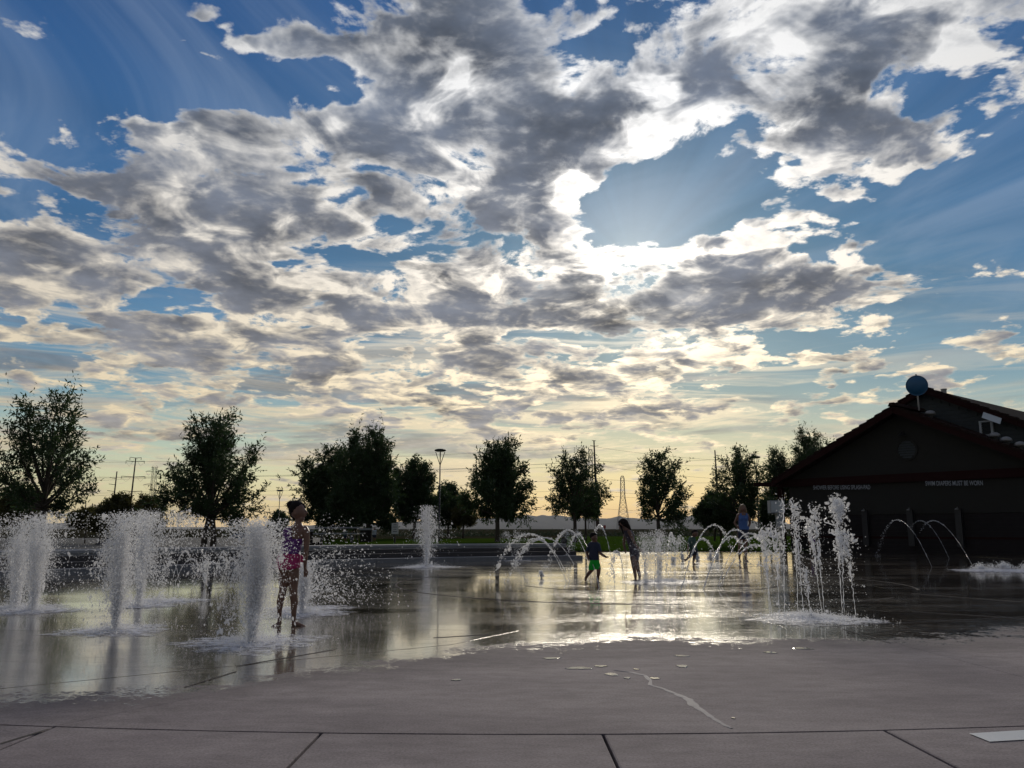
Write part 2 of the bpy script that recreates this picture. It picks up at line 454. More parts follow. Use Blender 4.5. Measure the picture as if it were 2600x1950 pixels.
MT['siding'] = simple('grey_siding', (.050, .058, .062), 0.8)
MT['white_metal'] = simple('white_painted_metal', (.55, .58, .60), 0.5, var=0.1)
MT['letter'] = simple('pale_lettering', (.34, .36, .40), 0.5, var=0.05)
MT['dish'] = simple('blue_dish_paint', (.020, .12, .26), 0.35, var=0.1)
MT['sign_white'] = simple('sign_panel_white', (.50, .50, .50), 0.5, var=0.08)
MT['cabinet'] = simple('pale_grey_cabinet', (.33, .35, .38), 0.5, var=0.08)
MT['skin'] = simple('wet_skin', (.20, .105, .075), 0.42, var=0.15)
MT['skin_dark'] = simple('wet_brown_skin', (.17, .085, .058), 0.38, var=0.12)
MT['hair'] = simple('wet_dark_hair', (.012, .008, .007), 0.7, spec=.15)
MT['hair_blonde'] = simple('sandy_hair', (.20, .13, .07), 0.5)
MT['eye'] = simple('eye', (.02, .015, .012), 0.2)
MT['purple'] = simple('purple_swim_fabric', (.12, .018, .19), 0.5, scale=30, var=0.6)
MT['pink'] = simple('hot_pink_swim_fabric', (.42, .015, .13), 0.5, scale=30, var=0.4)
MT['green'] = simple('neon_green_shorts', (.015, .70, .060), 0.6, var=0.15, translucent=0.4)
MT['navy'] = simple('navy_cloth', (.018, .026, .060), 0.7)
MT['swim_dark'] = simple('dark_patterned_swimsuit', (.050, .038, .060), 0.5, scale=25, var=0.8)
MT['blue_top'] = simple('pale_blue_tank_top', (.10, .20, .52), 0.7, var=0.1, translucent=0.3)
MT['teal'] = simple('dull_teal_shirt', (.05, .10, .085), 0.7)
MT['pale_shirt'] = simple('pale_shirt', (.40, .43, .48), 0.8)
MT['car_dark'] = simple('black_car_paint', (.012, .012, .016), 0.2)
MT['car_light'] = simple('pale_blue_car_paint', (.30, .42, .60), 0.22, var=0.05)
MT['car_glass'] = simple('car_window', (.02, .025, .05), 0.06)
MT['rubber'] = simple('tyre_rubber', (.02, .02, .02), 0.8)
MT['red_paint'] = simple('red_painted_metal', (.35, .03, .03), 0.5)

def grass_mat(name, c1, c2, sc_=8.0, bump=0.6):
    m, t, b = material(name)
    g = t.n.new('ShaderNodeNewGeometry').outputs['Position']
    n = t.noise(g, sc_, 6, 0.65); n2 = t.noise(g, 0.25, 4, 0.6)
    c = t.mix(t.ss(t.mad(n2, 0.6, t.mul(n, 0.4)), 0.38, 0.62), c1, c2)
    t.put(b.inputs['Base Color'], c); b.inputs['Roughness'].default_value = 0.9; b.inputs['Specular IOR Level'].default_value = 0.0
    bn = t.n.new('ShaderNodeBump'); bn.inputs['Strength'].default_value = bump; bn.inputs['Distance'].default_value = 0.05
    t.put(bn.inputs['Height'], n); t.l.new(bn.outputs[0], b.inputs['Normal'])
    return m
MT['lawn'] = grass_mat('lawn_soil', (.030, .060, .006), (.050, .085, .009))
MT['blade'] = simple('grass_blade', (.045, .095, .006), 0.6, var=0.4, scale=2.0, translucent=0.5)
MT['field'] = grass_mat('dry_field', (.028, .028, .016), (.050, .044, .026), 0.8)
MT['hedge'] = simple('shrub_leaf', (.030, .046, .022), 0.7, var=0.4, scale=3, translucent=0.3)
MT['mountain'] = grass_mat('desert_mountain', (.09, .085, .08), (.14, .125, .11), 0.004, 0.0)

# concrete of the splash pad: dry in front, a running film of water further in
def pad_material():
    m, t, b = material('splash_pad_concrete')
    g = t.n.new('ShaderNodeNewGeometry').outputs['Position']
    x, y, z = t.sep(g)
    fc = t.n.new('ShaderNodeFloatCurve')
    pts = [(-9, 5.2), (-2.95, 5.1), (-2.2, 5.3), (-1.6, 5.9), (-.9, 6.6), (0, 7.35), (1.1, 7.8), (2.9, 7.75), (4.2, 7.9), (5.4, 8.7), (9, 9.6)]
    cv = fc.mapping.curves[0]
    while len(cv.points) < len(pts): cv.points.new(0.5, 0.5)
    for i, (a, c_) in enumerate(pts): cv.points[i].location = ((a + 9) / 18, (c_ - 4) / 8)
    fc.mapping.update()
    t.put(fc.inputs['Value'], t.mad(x, 1 / 18, 0.5))
    yb = t.mad(fc.outputs[0], 8.0, 4.0)
    n1 = t.noise(t.vm('MULTIPLY', g, (1.0, 1.5, 1)), 1.3, 7, 0.62)
    n2 = t.noise(g, 9.0, 5, 0.65)
    n3 = t.noise(t.vm('MULTIPLY', g, (0.5, 1.6, 1)), 0.55, 5, 0.6)
    nf = t.noise(t.vm('MULTIPLY', g, (1.0, 1.7, 1)), 26.0, 3, 0.7)
    d = t.add(t.sub(y, yb), t.add(t.mad(n1, 1.9, -0.95), t.add(t.mad(n2, 1.5, -0.75), t.mad(nf, 1.3, -0.65))))
    wet = t.ss(d, -0.05, 0.22)
    damp = t.ss(d, -1.3, 0.1)
    # stains of the dry concrete
    st = t.noise(t.vm('MULTIPLY', g, (0.6, 1.4, 1)), 0.9, 8, 0.68)
    grain = t.noise(g, 75.0, 4, 0.75)
    dry = t.mix(t.ss(st, 0.30, 0.70), (.220, .182, .188), (.350, .295, .290))
    dry = t.vm('SCALE', dry, scale=t.mad(grain, 1.7, 0.15))
    mot = t.noise(t.vm('MULTIPLY', g, (1.0, 1.8, 1)), 4.5, 7, 0.7)
    dry = t.vm('SCALE', dry, scale=t.mad(mot, 0.9, 0.55))
    peb = t.vor(g, 55.0)
    spk = t.ss(t.noise(g, 25.0, 2, 0.5), 0.72, 0.80)
    dry = t.mix(t.mul(spk, 0.5), dry, (.08, .07, .07))
    wcol = t.mix(t.ss(t.noise(g, 2.2, 6, 0.65), 0.35, 0.65), (.070, .054, .040), (.160, .125, .090))
    col = t.mix(damp, dry, t.vm('SCALE', dry, scale=0.72))
    col = t.mix(wet, col, wcol)
    t.put(b.inputs['Base Color'], col)
    # water film: smooth pools and broken, rippled patches
    pool = t.ss(n3, 0.40, 0.62)
    rw = t.mad(pool, -0.09, 0.14)
    rw = t.add(rw, t.mul(t.ss(n2, 0.45, 0.8), 0.16))
    rough = t.n.new('ShaderNodeMix'); rough.data_type = 'FLOAT'
    t.put(rough.inputs[0], wet); rough.inputs[2].default_value = 0.92; t.put(rough.inputs[3], rw)
    t.put(b.inputs['Roughness'], rough.outputs[0])
    b.inputs['IOR'].default_value = 1.9
    t.put(b.inputs['Specular IOR Level'], t.mad(wet, 0.40, 0.12))
    t.put(b.inputs['Coat Weight'], t.mul(wet, t.mad(pool, 0.5, 0.5))); b.inputs['Coat IOR'].default_value = 1.8; b.inputs['Coat Roughness'].default_value = 0.07
    hw = t.add(t.mul(t.noise(t.vm('MULTIPLY', g, (1.0, 2.2, 1)), 5.0, 4, 0.6), 1.0), t.mul(t.noise(t.vm('MULTIPLY', g, (1, 2.0, 1)), 22.0, 2, 0.5), 0.25))
    hd = t.add(t.mul(grain, 0.10), t.mul(n2, 0.25))
    hh = t.n.new('ShaderNodeMix'); hh.data_type = 'FLOAT'
    t.put(hh.inputs[0], wet); t.put(hh.inputs[2], hd); t.put(hh.inputs[3], t.mul(hw, 0.75))
    bn = t.n.new('ShaderNodeBump'); bn.inputs['Strength'].default_value = 0.35; bn.inputs['Distance'].default_value = 0.012
    t.put(bn.inputs['Height'], hh.outputs[0]); t.l.new(bn.outputs[0], b.inputs['Normal'])
    return m
MT['pad'] = pad_material()

# water that has been broken up: white, bright against dark, glinting
def water_mat(name, col, trans, rough=0.12, emit=0):
    m, t, b = material(name)
    b.inputs['Base Color'].default_value = (*col, 1); b.inputs['Roughness'].default_value = rough
    b.inputs['IOR'].default_value = 1.33
    tr = t.n.new('ShaderNodeBsdfTranslucent'); tr.inputs[0].default_value = (*col, 1)
    rf = t.n.new('ShaderNodeBsdfTransparent')
    m1 = t.n.new('ShaderNodeMixShader'); m1.inputs[0].default_value = 0.7
    m2 = t.n.new('ShaderNodeMixShader'); m2.inputs[0].default_value = trans
    t.l.new(b.outputs[0], m1.inputs[1]); t.l.new(tr.outputs[0], m1.inputs[2])
    t.l.new(m1.outputs[0], m2.inputs[1]); t.l.new(rf.outputs[0], m2.inputs[2])
    t.l.new(m2.outputs[0], t.n['Material Output'].inputs[0])
    return m
MT['drop'] = water_mat('water_drops', (.98, .98, .99), 0.50)
MT['stream'] = water_mat('water_stream', (.93, .94, .97), 0.30)
MT['froth'] = water_mat('aerated_water', (.98, .98, .99), 0.84, 0.5)
def film_mat():
    m, t, b = material('puddle_water')
    b.inputs['Base Color'].default_value = (.10, .09, .08, 1); b.inputs['Roughness'].default_value = 0.05; b.inputs['IOR'].default_value = 2.0
    return m
MT['film'] = film_mat()

# ------------------------------------------------------------------ setting: ground, slabs, steps, lawn, field, mountains
g = MB(); g.box((0, 4000, -0.54), (24000, 24000, 1.0)); ground = g.build('ground', MT['joint'])
tag(ground, 'flat dark ground under the paving that runs out to the horizon', 'ground', kind='structure')

def clip(poly, a, b):
    """keep the part of a convex polygon on the left of the line a->b"""
    out = []; n = len(poly)
    f = lambda p: (b[0] - a[0]) * (p[1] - a[1]) - (b[1] - a[1]) * (p[0] - a[0])
    for i in range(n):
        p, q = poly[i], poly[(i + 1) % n]; fp, fq = f(p), f(q)
        if fp >= 0: out.append(p)
        if (fp > 0 and fq < 0) or (fp < 0 and fq > 0):
            t = fp / (fp - fq); out.append((p[0] + (q[0] - p[0]) * t, p[1] + (q[1] - p[1]) * t))
    return out
def split(polys, a, b):
    o = []
    for p in polys:
        for q in (clip(p, a, b), clip(p, b, a)):
            if len(q) > 2 and abs(sum(q[i][0] * q[(i + 1) % len(q)][1] - q[(i + 1) % len(q)][0] * q[i][1] for i in range(len(q)))) > 0.05: o.append(q)
    return o
def inset(poly, d):
    n = len(poly); ar = sum(poly[i][0] * poly[(i + 1) % n][1] - poly[(i + 1) % n][0] * poly[i][1] for i in range(n))
    if ar < 0: poly = poly[::-1]
    out = []
    for i in range(n):
        p0, p, p1 = Vector(poly[i - 1]), Vector(poly[i]), Vector(poly[(i + 1) % n])
        e0 = (p - p0).normalized(); e1 = (p1 - p).normalized()
        n0 = Vector((-e0.y, e0.x)); n1 = Vector((-e1.y, e1.x)); bi = n0 + n1
        k = d / max(0.25, bi.length_squared / 2)
        out.append((p.x + bi.x * k, p.y + bi.y * k))
    return out
pad = empty('splash_pad', (2.5, 16, 0))
tag(pad, 'wide wet concrete splash pad floor of large slabs', 'splash pad', kind='structure')
def slab(poly, dz=0.0, gap=0.008):
    gap = gap * (1.0 if max(q[1] for q in poly) < 5.5 else (.66 if max(q[1] for q in poly) < 8.6 else .35))
    p0 = inset(poly, gap); p1 = inset(poly, gap + (0.007 if gap > .0055 else .001)); n = len(p0)
    if len(p1) != n: return
    s = MB()
    s.v = [(x, y, -0.03) for x, y in p0] + [(x, y, (-.004 if gap > .0055 else -.0002) + dz) for x, y in p0] + [(x, y, dz) for x, y in p1]
    s.f = [tuple(range(2 * n, 3 * n))]
    for k in range(n):
        j = (k + 1) % n
        s.f.append((k, j, n + j, n + k)); s.f.append((n + k, n + j, 2 * n + j, 2 * n + k))
    return s.build('slab', MT['pad'], pad)
arcR, arcC = 18.5, (0.1, 22.83)
def arc_y(x): return arcC[1] - math.sqrt(max(0, arcR ** 2 - (x - arcC[0]) ** 2))
# front band, joints about 1.4 m apart
bx = [-8.1, -6.6, -5.2, -3.78, -2.35, -0.95, 0.45, 1.88, 3.35, 4.8, 6.3, 7.8]
for a, b in zip(bx[:-1], bx[1:]):
    lean = lambda x: x * 0.035
    top = [(b + (a - b) * k / 6, arc_y(b + (a - b) * k / 6)) for k in range(7)]
    slab([(a + lean(a), 1.0), (b + lean(b), 1.0)] + top, rnd.uniform(-.001, .001))
# middle field
mid = [(x, arc_y(x)) for x in np.linspace(-8.1, 7.8, 25)] + [(7.8, 8.55), (-8.1, 8.55)]
mid = [(float(a), float(b)) for a, b in mid]
pl = [mid]
pl = split(pl, (-2.6, 4.1), (0.05, 8.5)); 
right = []
out = []
for p in pl:
    cx = sum(q[0] for q in p) / len(p); cy = sum(q[1] for q in p) / len(p)
    if (0.05 + 2.6) * (cy - 4.1) - (8.5 - 4.1) * (cx + 2.6) < 0: out += split(split([p], (3.36, 8.55), (3.55, 5.0)), (6.4, 5.0), (6.2, 8.6))
    else: out += split(split([p], (-2.05, 6.41), (-8.1, 1.9)), (-5.3, 4.0), (-5.3, 9.0))
for p in out: slab(p, rnd.uniform(-.001, .001), 0.006)
ys = [8.55, 11.35, 14.6, 18.0, 21.6, 25.2, 28.8, 32.6, 37.4]
for j in range(len(ys) - 1):
    st_ = 2.9 if j < 2 else 3.5
    x0 = -14.6 + (0.9 if j % 2 else 0)
    while x0 < 34:
        slab([(x0, ys[j]), (x0 + st_, ys[j]), (x0 + st_, ys[j + 1]), (x0, ys[j + 1])], rnd.uniform(-.0012, .0012), 0.006)
        x0 += st_
# sealed curved joints round the jets
def ring_joint(cx, cy, r, a0, a1, wd=0.022, z=0.005):
    n = max(8, int(abs(a1 - a0) * r * 2)); V = []; Fq = []
    for i in range(n + 1):
        t = a0 + (a1 - a0) * i / n; wv_ = wd * (0.7 + 0.5 * rnd.random())
        for rr, zz in ((r - wv_, z - .003), (r, z), (r + wv_, z - .003)): V.append((cx + rr * math.cos(t), cy + rr * math.sin(t), zz))
    s = MB(); s.v = V
    for i in range(n):
        for k in (0, 1): s.f.append((i * 3 + k, i * 3 + k + 1, i * 3 + k + 4, i * 3 + k + 3))
    s.build('joint_seal', MT['sealant'], pad)
ring_joint(2.5, 16, 4.65, R(-25), R(75)); ring_joint(2.5, 16, 4.65, R(100), R(262)); ring_joint(2.5, 16, 2.4, R(-160), R(-20))
ring_joint(2.5, 16, 4.65, R(-75), R(-48))
def line_joint(p, q, wd=0.018):
    p, q = Vector(p), Vector(q); d = (q - p).to_2d().normalized(); nn = Vector((-d.y, d.x, 0)) * wd
    n = max(2, int((q - p).length * 3)); s = MB()
    for i in range(n + 1):
        c = p.lerp(q, i / n) + Vector((rnd.uniform(-.003, .003), 0, 0))
        s.v += [(c.x - nn.x, c.y - nn.y, .002), (c.x, c.y, .005), (c.x + nn.x, c.y + nn.y, .002)]
    for i in range(n):
        for k in (0, 1): s.f.append((i * 3 + k, i * 3 + k + 1, i * 3 + k + 4, i * 3 + k + 3))
    s.build('joint_seal', MT['sealant'], pad)
for a, b in (((1865, 1430), (1905, 1456)), ((1130, 1424), (1160, 1443)), ((2140, 1598), (2262, 1634)), ((2315, 1507), (2600, 1529)), ((2315, 1553), (2620, 1572)),
             ((600, 1692), (850, 1650)), ((1100, 1620), (1240, 1612)), ((470, 1745), (600, 1705)), ((2080, 1592), (2620, 1565)), ((1270, 1527), (1740, 1535)), ((0, 1889), (120, 1853))):
    line_joint(at(*a), at(*b), 0.008 if a[1] > 1580 else 0.011)
# painted marking in the right corner
q = [at(2460, 1862, .004), at(2513, 1883, .004), at(2760, 1868, .004), at(2720, 1846, .004)]
MB().face(q).build('painted_marking', MT['paint'], pad)

def blob_poly(c, rx, ry, n=22, rough=0.25, seed=0):
    r_ = random.Random(seed); ph = [r_.uniform(0, 6.28) for _ in range(4)]
    o = []
    for i in range(n):
        t = 2 * math.pi * i / n
        k = 1 + rough * (math.sin(2 * t + ph[0]) * .5 + math.sin(3 * t + ph[1]) * .4 + math.sin(5 * t + ph[2]) * .3) + r_.uniform(-.08, .08)
        o.append((c[0] + rx * k * math.cos(t), c[1] + ry * k * math.sin(t)))
    return o
def puddle(px, py, wpx, hpx, seed, lab):
    c = at(px, py); a = at(px - wpx / 2, py); b = at(px, py - hpx / 2)
    po = blob_poly((0, 0), abs(c.x - a.x), abs(b.y - c.y), 24, 0.3, seed)
    s = MB(); n = len(po)
    s.v = [(x, y, .0015) for x, y in po] + [(x * .9, y * .9, .004) for x, y in po]
    s.f = [tuple(range(n, 2 * n))] + [(k, (k + 1) % n, n + (k + 1) % n, n + k) for k in range(n)]
    o = s.build('puddle', MT['film']); o.location = (c.x, c.y, 0)
    tag(o, lab, 'puddle', 'small puddles on the drying concrete')
for i, (a, lab) in enumerate([((1470, 1697, 58, 7), 'long thin puddle, leftmost of the bright puddles in front of the wet edge'),
    ((1525, 1692, 30, 5), 'small puddle just right of the long thin puddle'), ((1553, 1713, 38, 7), 'puddle below the others, left of the water trail'),
    ((1592, 1722, 20, 4), 'tiny puddle beside the top of the water trail'), ((1662, 1723, 24, 5), 'tiny puddle right of the bend in the water trail'),
    ((1732, 1692, 26, 8), 'round bright puddle at the right of the group'), ((1730, 1666, 38, 5), 'flat puddle near the wet edge above the round one'),
    ((1615, 1700, 16, 3), 'speck of water in the middle of the puddles'), ((1955, 1657, 30, 5), 'small puddle by the wet edge under the ring of jets'),
    ((2040, 1647, 46, 5), 'wider puddle by the wet edge under the ring of jets'), ((1862, 1824, 9, 4), 'lone drop of water beside the end of the water trail'),
    ((1160, 1727, 24, 4), 'small puddle at the ragged edge of the water, in front of the reflections'), ((1400, 1672, 46, 4), 'thin puddle on the ragged wet edge, centre')]):
    puddle(*a, i + 3, lab)
# a trickle that ran towards the front joint
tr = [(1560, 1703, 10), (1600, 1707, 20), (1638, 1716, 18), (1652, 1730, 14), (1650, 1740, 22), (1680, 1748, 18), (1715, 1762, 22), (1748, 1776, 30), (1762, 1792, 34), (1785, 1806, 26), (1810, 1824, 22), (1840, 1842, 22), (1858, 1850, 12)]
s = MB(); L_ = []; R_ = []
for k in range((len(tr) - 1) * 4 + 1):
    i = min(k // 4, len(tr) - 2); t_ = k / 4 - i
    px = tr[i][0] * (1 - t_) + tr[i + 1][0] * t_; py = tr[i][1] * (1 - t_) + tr[i + 1][1] * t_; wd = (tr[i][2] * (1 - t_) + tr[i + 1][2] * t_) * rnd.uniform(.45, .85)
    a = at(px - wd * .5, py); b = at(px + wd * .5, py); s.v += [(a.x, a.y, .0015), ((a.x + b.x) / 2, a.y, .004), (b.x, b.y, .0015)]
    if k: j = 3 * k; s.f += [(j - 3, j - 2, j + 1, j), (j - 2, j - 1, j + 2, j + 1)]
MT['trail'] = simple('drying_water_trail', (.36, .33, .34), 0.75, var=0.3, scale=12, spec=0.2)
tag(s.build('water_trail', MT['trail']), 'pale winding trickle of water running to the front joint', 'water trail')

# steps and seat wall round the far left side
base = [(-16.5, 6.0), (-14.5, 10.5), (-12.8, 14.2)] + [tuple(at(*p)[:2]) for p in ((0, 1466), (200, 1460), (400, 1452), (600, 1442), (800, 1433), (1000, 1428), (1200, 1424), (1480, 1421))]
def resample(pts, step):
    out = [Vector(pts[0])]
    for a, b in zip(pts[:-1], pts[1:]):
        a, b = Vector(a), Vector(b); n = max(1, round((b - a).length / step))
        for k in range(1, n + 1): out.append(a.lerp(b, k / n))
    for _ in range(30):
        out = [out[0]] + [(out[i - 1] + out[i] * 2 + out[i + 1]) / 4 for i in range(1, len(out) - 1)] + [out[-1]]
    return out
BL = resample(base, 0.9)
NL = []
for i in range(len(BL)):
    d = (BL[min(i + 1, len(BL) - 1)] - BL[max(i - 1, 0)]).normalized(); NL.append(Vector((-d.y, d.x)))
steps = empty('terrace_steps', (BL[0].x, BL[0].y, 0))
tag(steps, 'curved dark terrace steps with a pale seat wall on top, behind the jets', 'steps', kind='structure')
def band(o0, o1, z0, z1, mat, name, i0, i1):
    s = MB(); P0 = [BL[k] + NL[k] * o0 for k in range(i0, i1 + 1)]; P1 = [BL[k] + NL[k] * o1 for k in range(i0, i1 + 1)]
    e = 0.006
    if i1 > i0:
        da = (P0[-1] - P0[0]).normalized() * e
        P0[0] += da; P1[0] += da; P0[-1] -= da; P1[-1] -= da
    n = len(P0)
    for p, z in ((P0, z0), (P0, z1), (P1, z1), (P1, z0)): s.v += [(q.x, q.y, z) for q in p]
    for k in range(n - 1):
        for r0, r1 in ((0, 1), (1, 2), (2, 3)): s.f.append((r0 * n + k, r0 * n + k + 1, r1 * n + k + 1, r1 * n + k))
    s.f += [(0, n, 2 * n, 3 * n), (n - 1, 4 * n - 1, 3 * n - 1, 2 * n - 1)]
    return s.build(name, mat, steps)
segs = list(range(0, len(BL) - 1, 3)) + [len(BL) - 1]
for a, b in zip(segs[:-1], segs[1:]):
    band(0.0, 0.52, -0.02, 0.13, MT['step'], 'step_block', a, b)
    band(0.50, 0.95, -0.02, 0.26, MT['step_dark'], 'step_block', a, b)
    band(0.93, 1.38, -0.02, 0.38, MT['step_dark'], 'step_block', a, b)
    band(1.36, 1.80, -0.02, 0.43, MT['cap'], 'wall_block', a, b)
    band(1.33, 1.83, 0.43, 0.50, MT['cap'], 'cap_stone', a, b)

# terrain behind: one strip fan per surface
def edge_pts():
    o = [BL[k] + NL[k] * 1.78 for k in range(len(BL))]
    return o
E0 = edge_pts()
def fan(name, path, zs, offs, mat, zfun=None):
    """path: front edge points; pushed straight away from the camera by each offset"""
    V = []; n = len(path)
    for o in offs:
        for p in path:
            r = p.length; q = p * ((r + o) / r)
            V.append((q.x, q.y, zfun(q, o)))
    Fq = [(a * n + k, a * n + k + 1, (a + 1) * n + k + 1, (a + 1) * n + k) for a in range(len(offs) - 1) for k in range(n - 1)]
    s = MB(); s.v = V; s.f = Fq
    return s.build(name, mat, None, True)
gr0 = [Vector(at(px, 1400)[:2]) for px in range(1440, 2061, 20)]
grx = gr0[-1]
gr1 = [Vector((grx.x + t * 3, grx.y + t * 1.2)) for t in range(1, 30)]
right_path = gr0 + gr1
# the raised ground on the left (paving strip, then planting), joined to the lawn on the right
zl = lambda q, o: 0.46 + 0.004 * min(o, 60)
up = fan('upper_path', E0, 0, [0, 2.2, 3.3], MT['path'], lambda q, o: 0.455)
tag(up, 'grey paved strip on top of the seat wall', 'path', kind='structure')
def lawn_z(q, o): return 0.012 + 0.44 * min(1.0, o / 13.0)
lawn = fan('lawn', right_path, 0, [0, 3, 6, 9, 13, 22], MT['lawn'], lambda q, o: 0.02 + 0.44 * min(1.0, o / 13.0) ** 1.5)
tag(lawn, 'strip of bright green lawn behind the far end of the splash pad', 'lawn', kind='structure')
bank = [E0[-1] + Vector((0.0, -0.4)), E0[-1] + Vector((1.0, 9.5))]
lawn2 = fan('upper_lawn', [p * ((p.length + 3.2) / p.length) for p in E0 if p.x / p.y > -0.245], 0, [0, 6, 16], MT['lawn'], lambda q, o: 0.45 + o * 0.001)
tag(lawn2, 'narrow strip of green lawn on the raised ground under the trees', 'lawn', kind='structure')
def left_w(q):      # 1 on the left, where the ground drops to the parking lane
    a = q.x / q.y if q.y > 1 else -9
    return min(1.0, max(0.0, (-0.215 - a) / 0.03))
fl = [p * ((p.length + 3.2 + (14.8 * (1 - left_w(p)))) / p.length) for p in E0]
fr = [p * ((p.length + 21.5) / p.length) for p in right_path if p.x / p.y > fl[-1].x / fl[-1].y + 0.004]
fp = [Vector((-60, 8)), Vector((-40, 18))] + fl + fr + [Vector((110, 60)), Vector((140, 50))]
def field_z(q, o):
    r = q.length
    flat = 0.44 + 0.1 * min(1, o / 30)
    lo = 0.44 - 1.45 * min(1, o / 12.0)
    if r > 104: lo = -1.01 + 1.62 * min(1, (r - 104) / 10.0)
    if r > 150: lo = 0.61 + (flat - .61) * min(1, (r - 150) / 60)
    k = left_w(q)
    return flat * (1 - k) + lo * k
field = fan('field', fp, 0, [0, 3, 6, 9, 12, 20, 35, 50, 65, 72, 76, 80, 84, 90, 100, 130, 200, 500, 1200, 2500, 5000, 9000], MT['field'], field_z)
tag(field, 'dry brown field running flat to the foot of the mountains', 'field', kind='structure')
# lower parking road where the cars stand
rp = [Vector((math.sin(a) * 46, math.cos(a) * 46)) for a in np.linspace(-.60, -.26, 24)]
road = fan('parking_road', rp, 0, [0, 54], MT['asphalt'], lambda q, o: -0.995)
tag(road, 'dark asphalt parking area beyond and below the seat wall at the left', 'road', kind='structure')
s = MB(); s.tube([(q.x * 101 / 46, q.y * 101 / 46, -.96) for q in rp], 0.16, 4)
tag(s.build('kerb', MT['cap']), 'low concrete kerb along the far side of the parking area', 'kerb', kind='structure')

# mountains far off
def mountains():
    Y = 9000.0
    prof = [(-300, 1326), (0, 1327), (140, 1329), (200, 1326), (300, 1334), (420, 1338), (560, 1338), (700, 1336), (900, 1330), (1000, 1325), (1080, 1322), (1160, 1318), (1240, 1315), (1310, 1313), (1325, 1309), (1340, 1307), (1362, 1311),
            (1378, 1307), (1390, 1310), (1420, 1308), (1440, 1312), (1480, 1316), (1545, 1316), (1560, 1313), (1572, 1311), (1590, 1315), (1640, 1317), (1700, 1316), (1750, 1310), (1765, 1306), (1785, 1311), (1830, 1316), (1900, 1322), (2000, 1330), (2300, 1333), (2700, 1330), (3200, 1332)]
    V = []; cols = []
    xs = np.arange(-300, 3200, 6.0)
    ysm = np.interp(xs, [p[0] for p in prof], [p[1] for p in prof])
    rr = np.random.default_rng(5)
    jit = np.convolve(rr.normal(0, 1.0, len(xs)), np.ones(3) / 3, 'same')
    nrow = 9
    for i, x in enumerate(xs):
        top = atd(x, ysm[i] + jit[i] * 0.5, Y)
        h = top.z
        for k in range(nrow):
            f = k / (nrow - 1)
            depth = Y - 2600 * (1 - f) ** 1.2
            zz_ = h * f * (0.55 + 0.45 * f) * (1 + 0.35 * (1 - f) * math.sin(i * 0.9 + k * 1.7) * f * 2)
            if k == 0: zz_ = -5
            V.append((top.x * depth / Y, depth, zz_))
        V.append((top.x * 1.25, Y * 1.25, -5))
    n = nrow + 1; s = MB(); s.v = V
    for i in range(len(xs) - 1):
        for k in range(nrow): s.f.append((i * n + k, (i + 1) * n + k, (i + 1) * n + k + 1, i * n + k + 1))
    tag(s.build('mountains', MT['mountain'], None, True, True), 'low blue-grey mountain range along the horizon', 'mountains', kind='structure')
mountains()
# the evening air
hz = MB(); hz.box((0, 5200, 118), (22000, 13200, 239.6)); haze = hz.build('haze', None)
hm = bpy.data.materials.new('evening_haze'); hm.use_nodes = True; hm.node_tree.nodes.clear()
pv = hm.node_tree.nodes.new('ShaderNodeVolumePrincipled'); pv.inputs['Density'].default_value = 5.5e-5
pv.inputs['Color'].default_value = (.80, .84, .92, 1); pv.inputs['Anisotropy'].default_value = 0.2
mo = hm.node_tree.nodes.new('ShaderNodeOutputMaterial'); hm.node_tree.links.new(pv.outputs[0], mo.inputs['Volume'])
haze.data.materials.append(hm)
tag(haze, 'thin pale evening haze over the whole scene', 'haze', kind='stuff')
# ------------------------------------------------------------------ the bath house on the right
BA = Vector((12.92, 39.53, 0)); BANG = R(-50)
bd = Vector((math.cos(BANG), math.sin(BANG), 0)); bi_ = Vector((-bd.y, bd.x, 0))     # along the gable wall / into the building
if bi_.y < 0: bi_ = -bi_
BM = Matrix((bd, bi_, Vector((0, 0, 1)))).transposed()
def bp(s_, z, b=0.0): return BA + bd * s_ + bi_ * b + Vector((0, 0, z))
house = empty('bath_house', tuple(BA))
tag(house, 'dark brown bath house with a tiled gable roof and pale rule lettering on its wall', 'building')
APS, APZ, SL = 5.75, 6.08, 0.475
def wallpiece(name, mat, pts, b0, b1):
    MB().prism([bp(s_, z, b0) for s_, z in pts], bi_ * (b1 - b0)).build(name, mat, house, fix=True)
L0, R0 = 0.25, 2 * APS - 0.25
rz = lambda s_: APZ - 0.12 - SL * abs(s_ - APS)
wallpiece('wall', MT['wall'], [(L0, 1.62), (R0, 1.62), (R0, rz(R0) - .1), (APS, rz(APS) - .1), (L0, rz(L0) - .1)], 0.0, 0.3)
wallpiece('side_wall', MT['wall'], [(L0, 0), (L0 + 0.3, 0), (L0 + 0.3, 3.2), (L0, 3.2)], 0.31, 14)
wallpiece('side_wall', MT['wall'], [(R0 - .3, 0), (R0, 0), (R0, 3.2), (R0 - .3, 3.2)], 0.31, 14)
wallpiece('wall', MT['wall'], [(L0, 0), (R0, 0), (R0, 1.618), (L0, 1.618)], 0.0, 0.3)
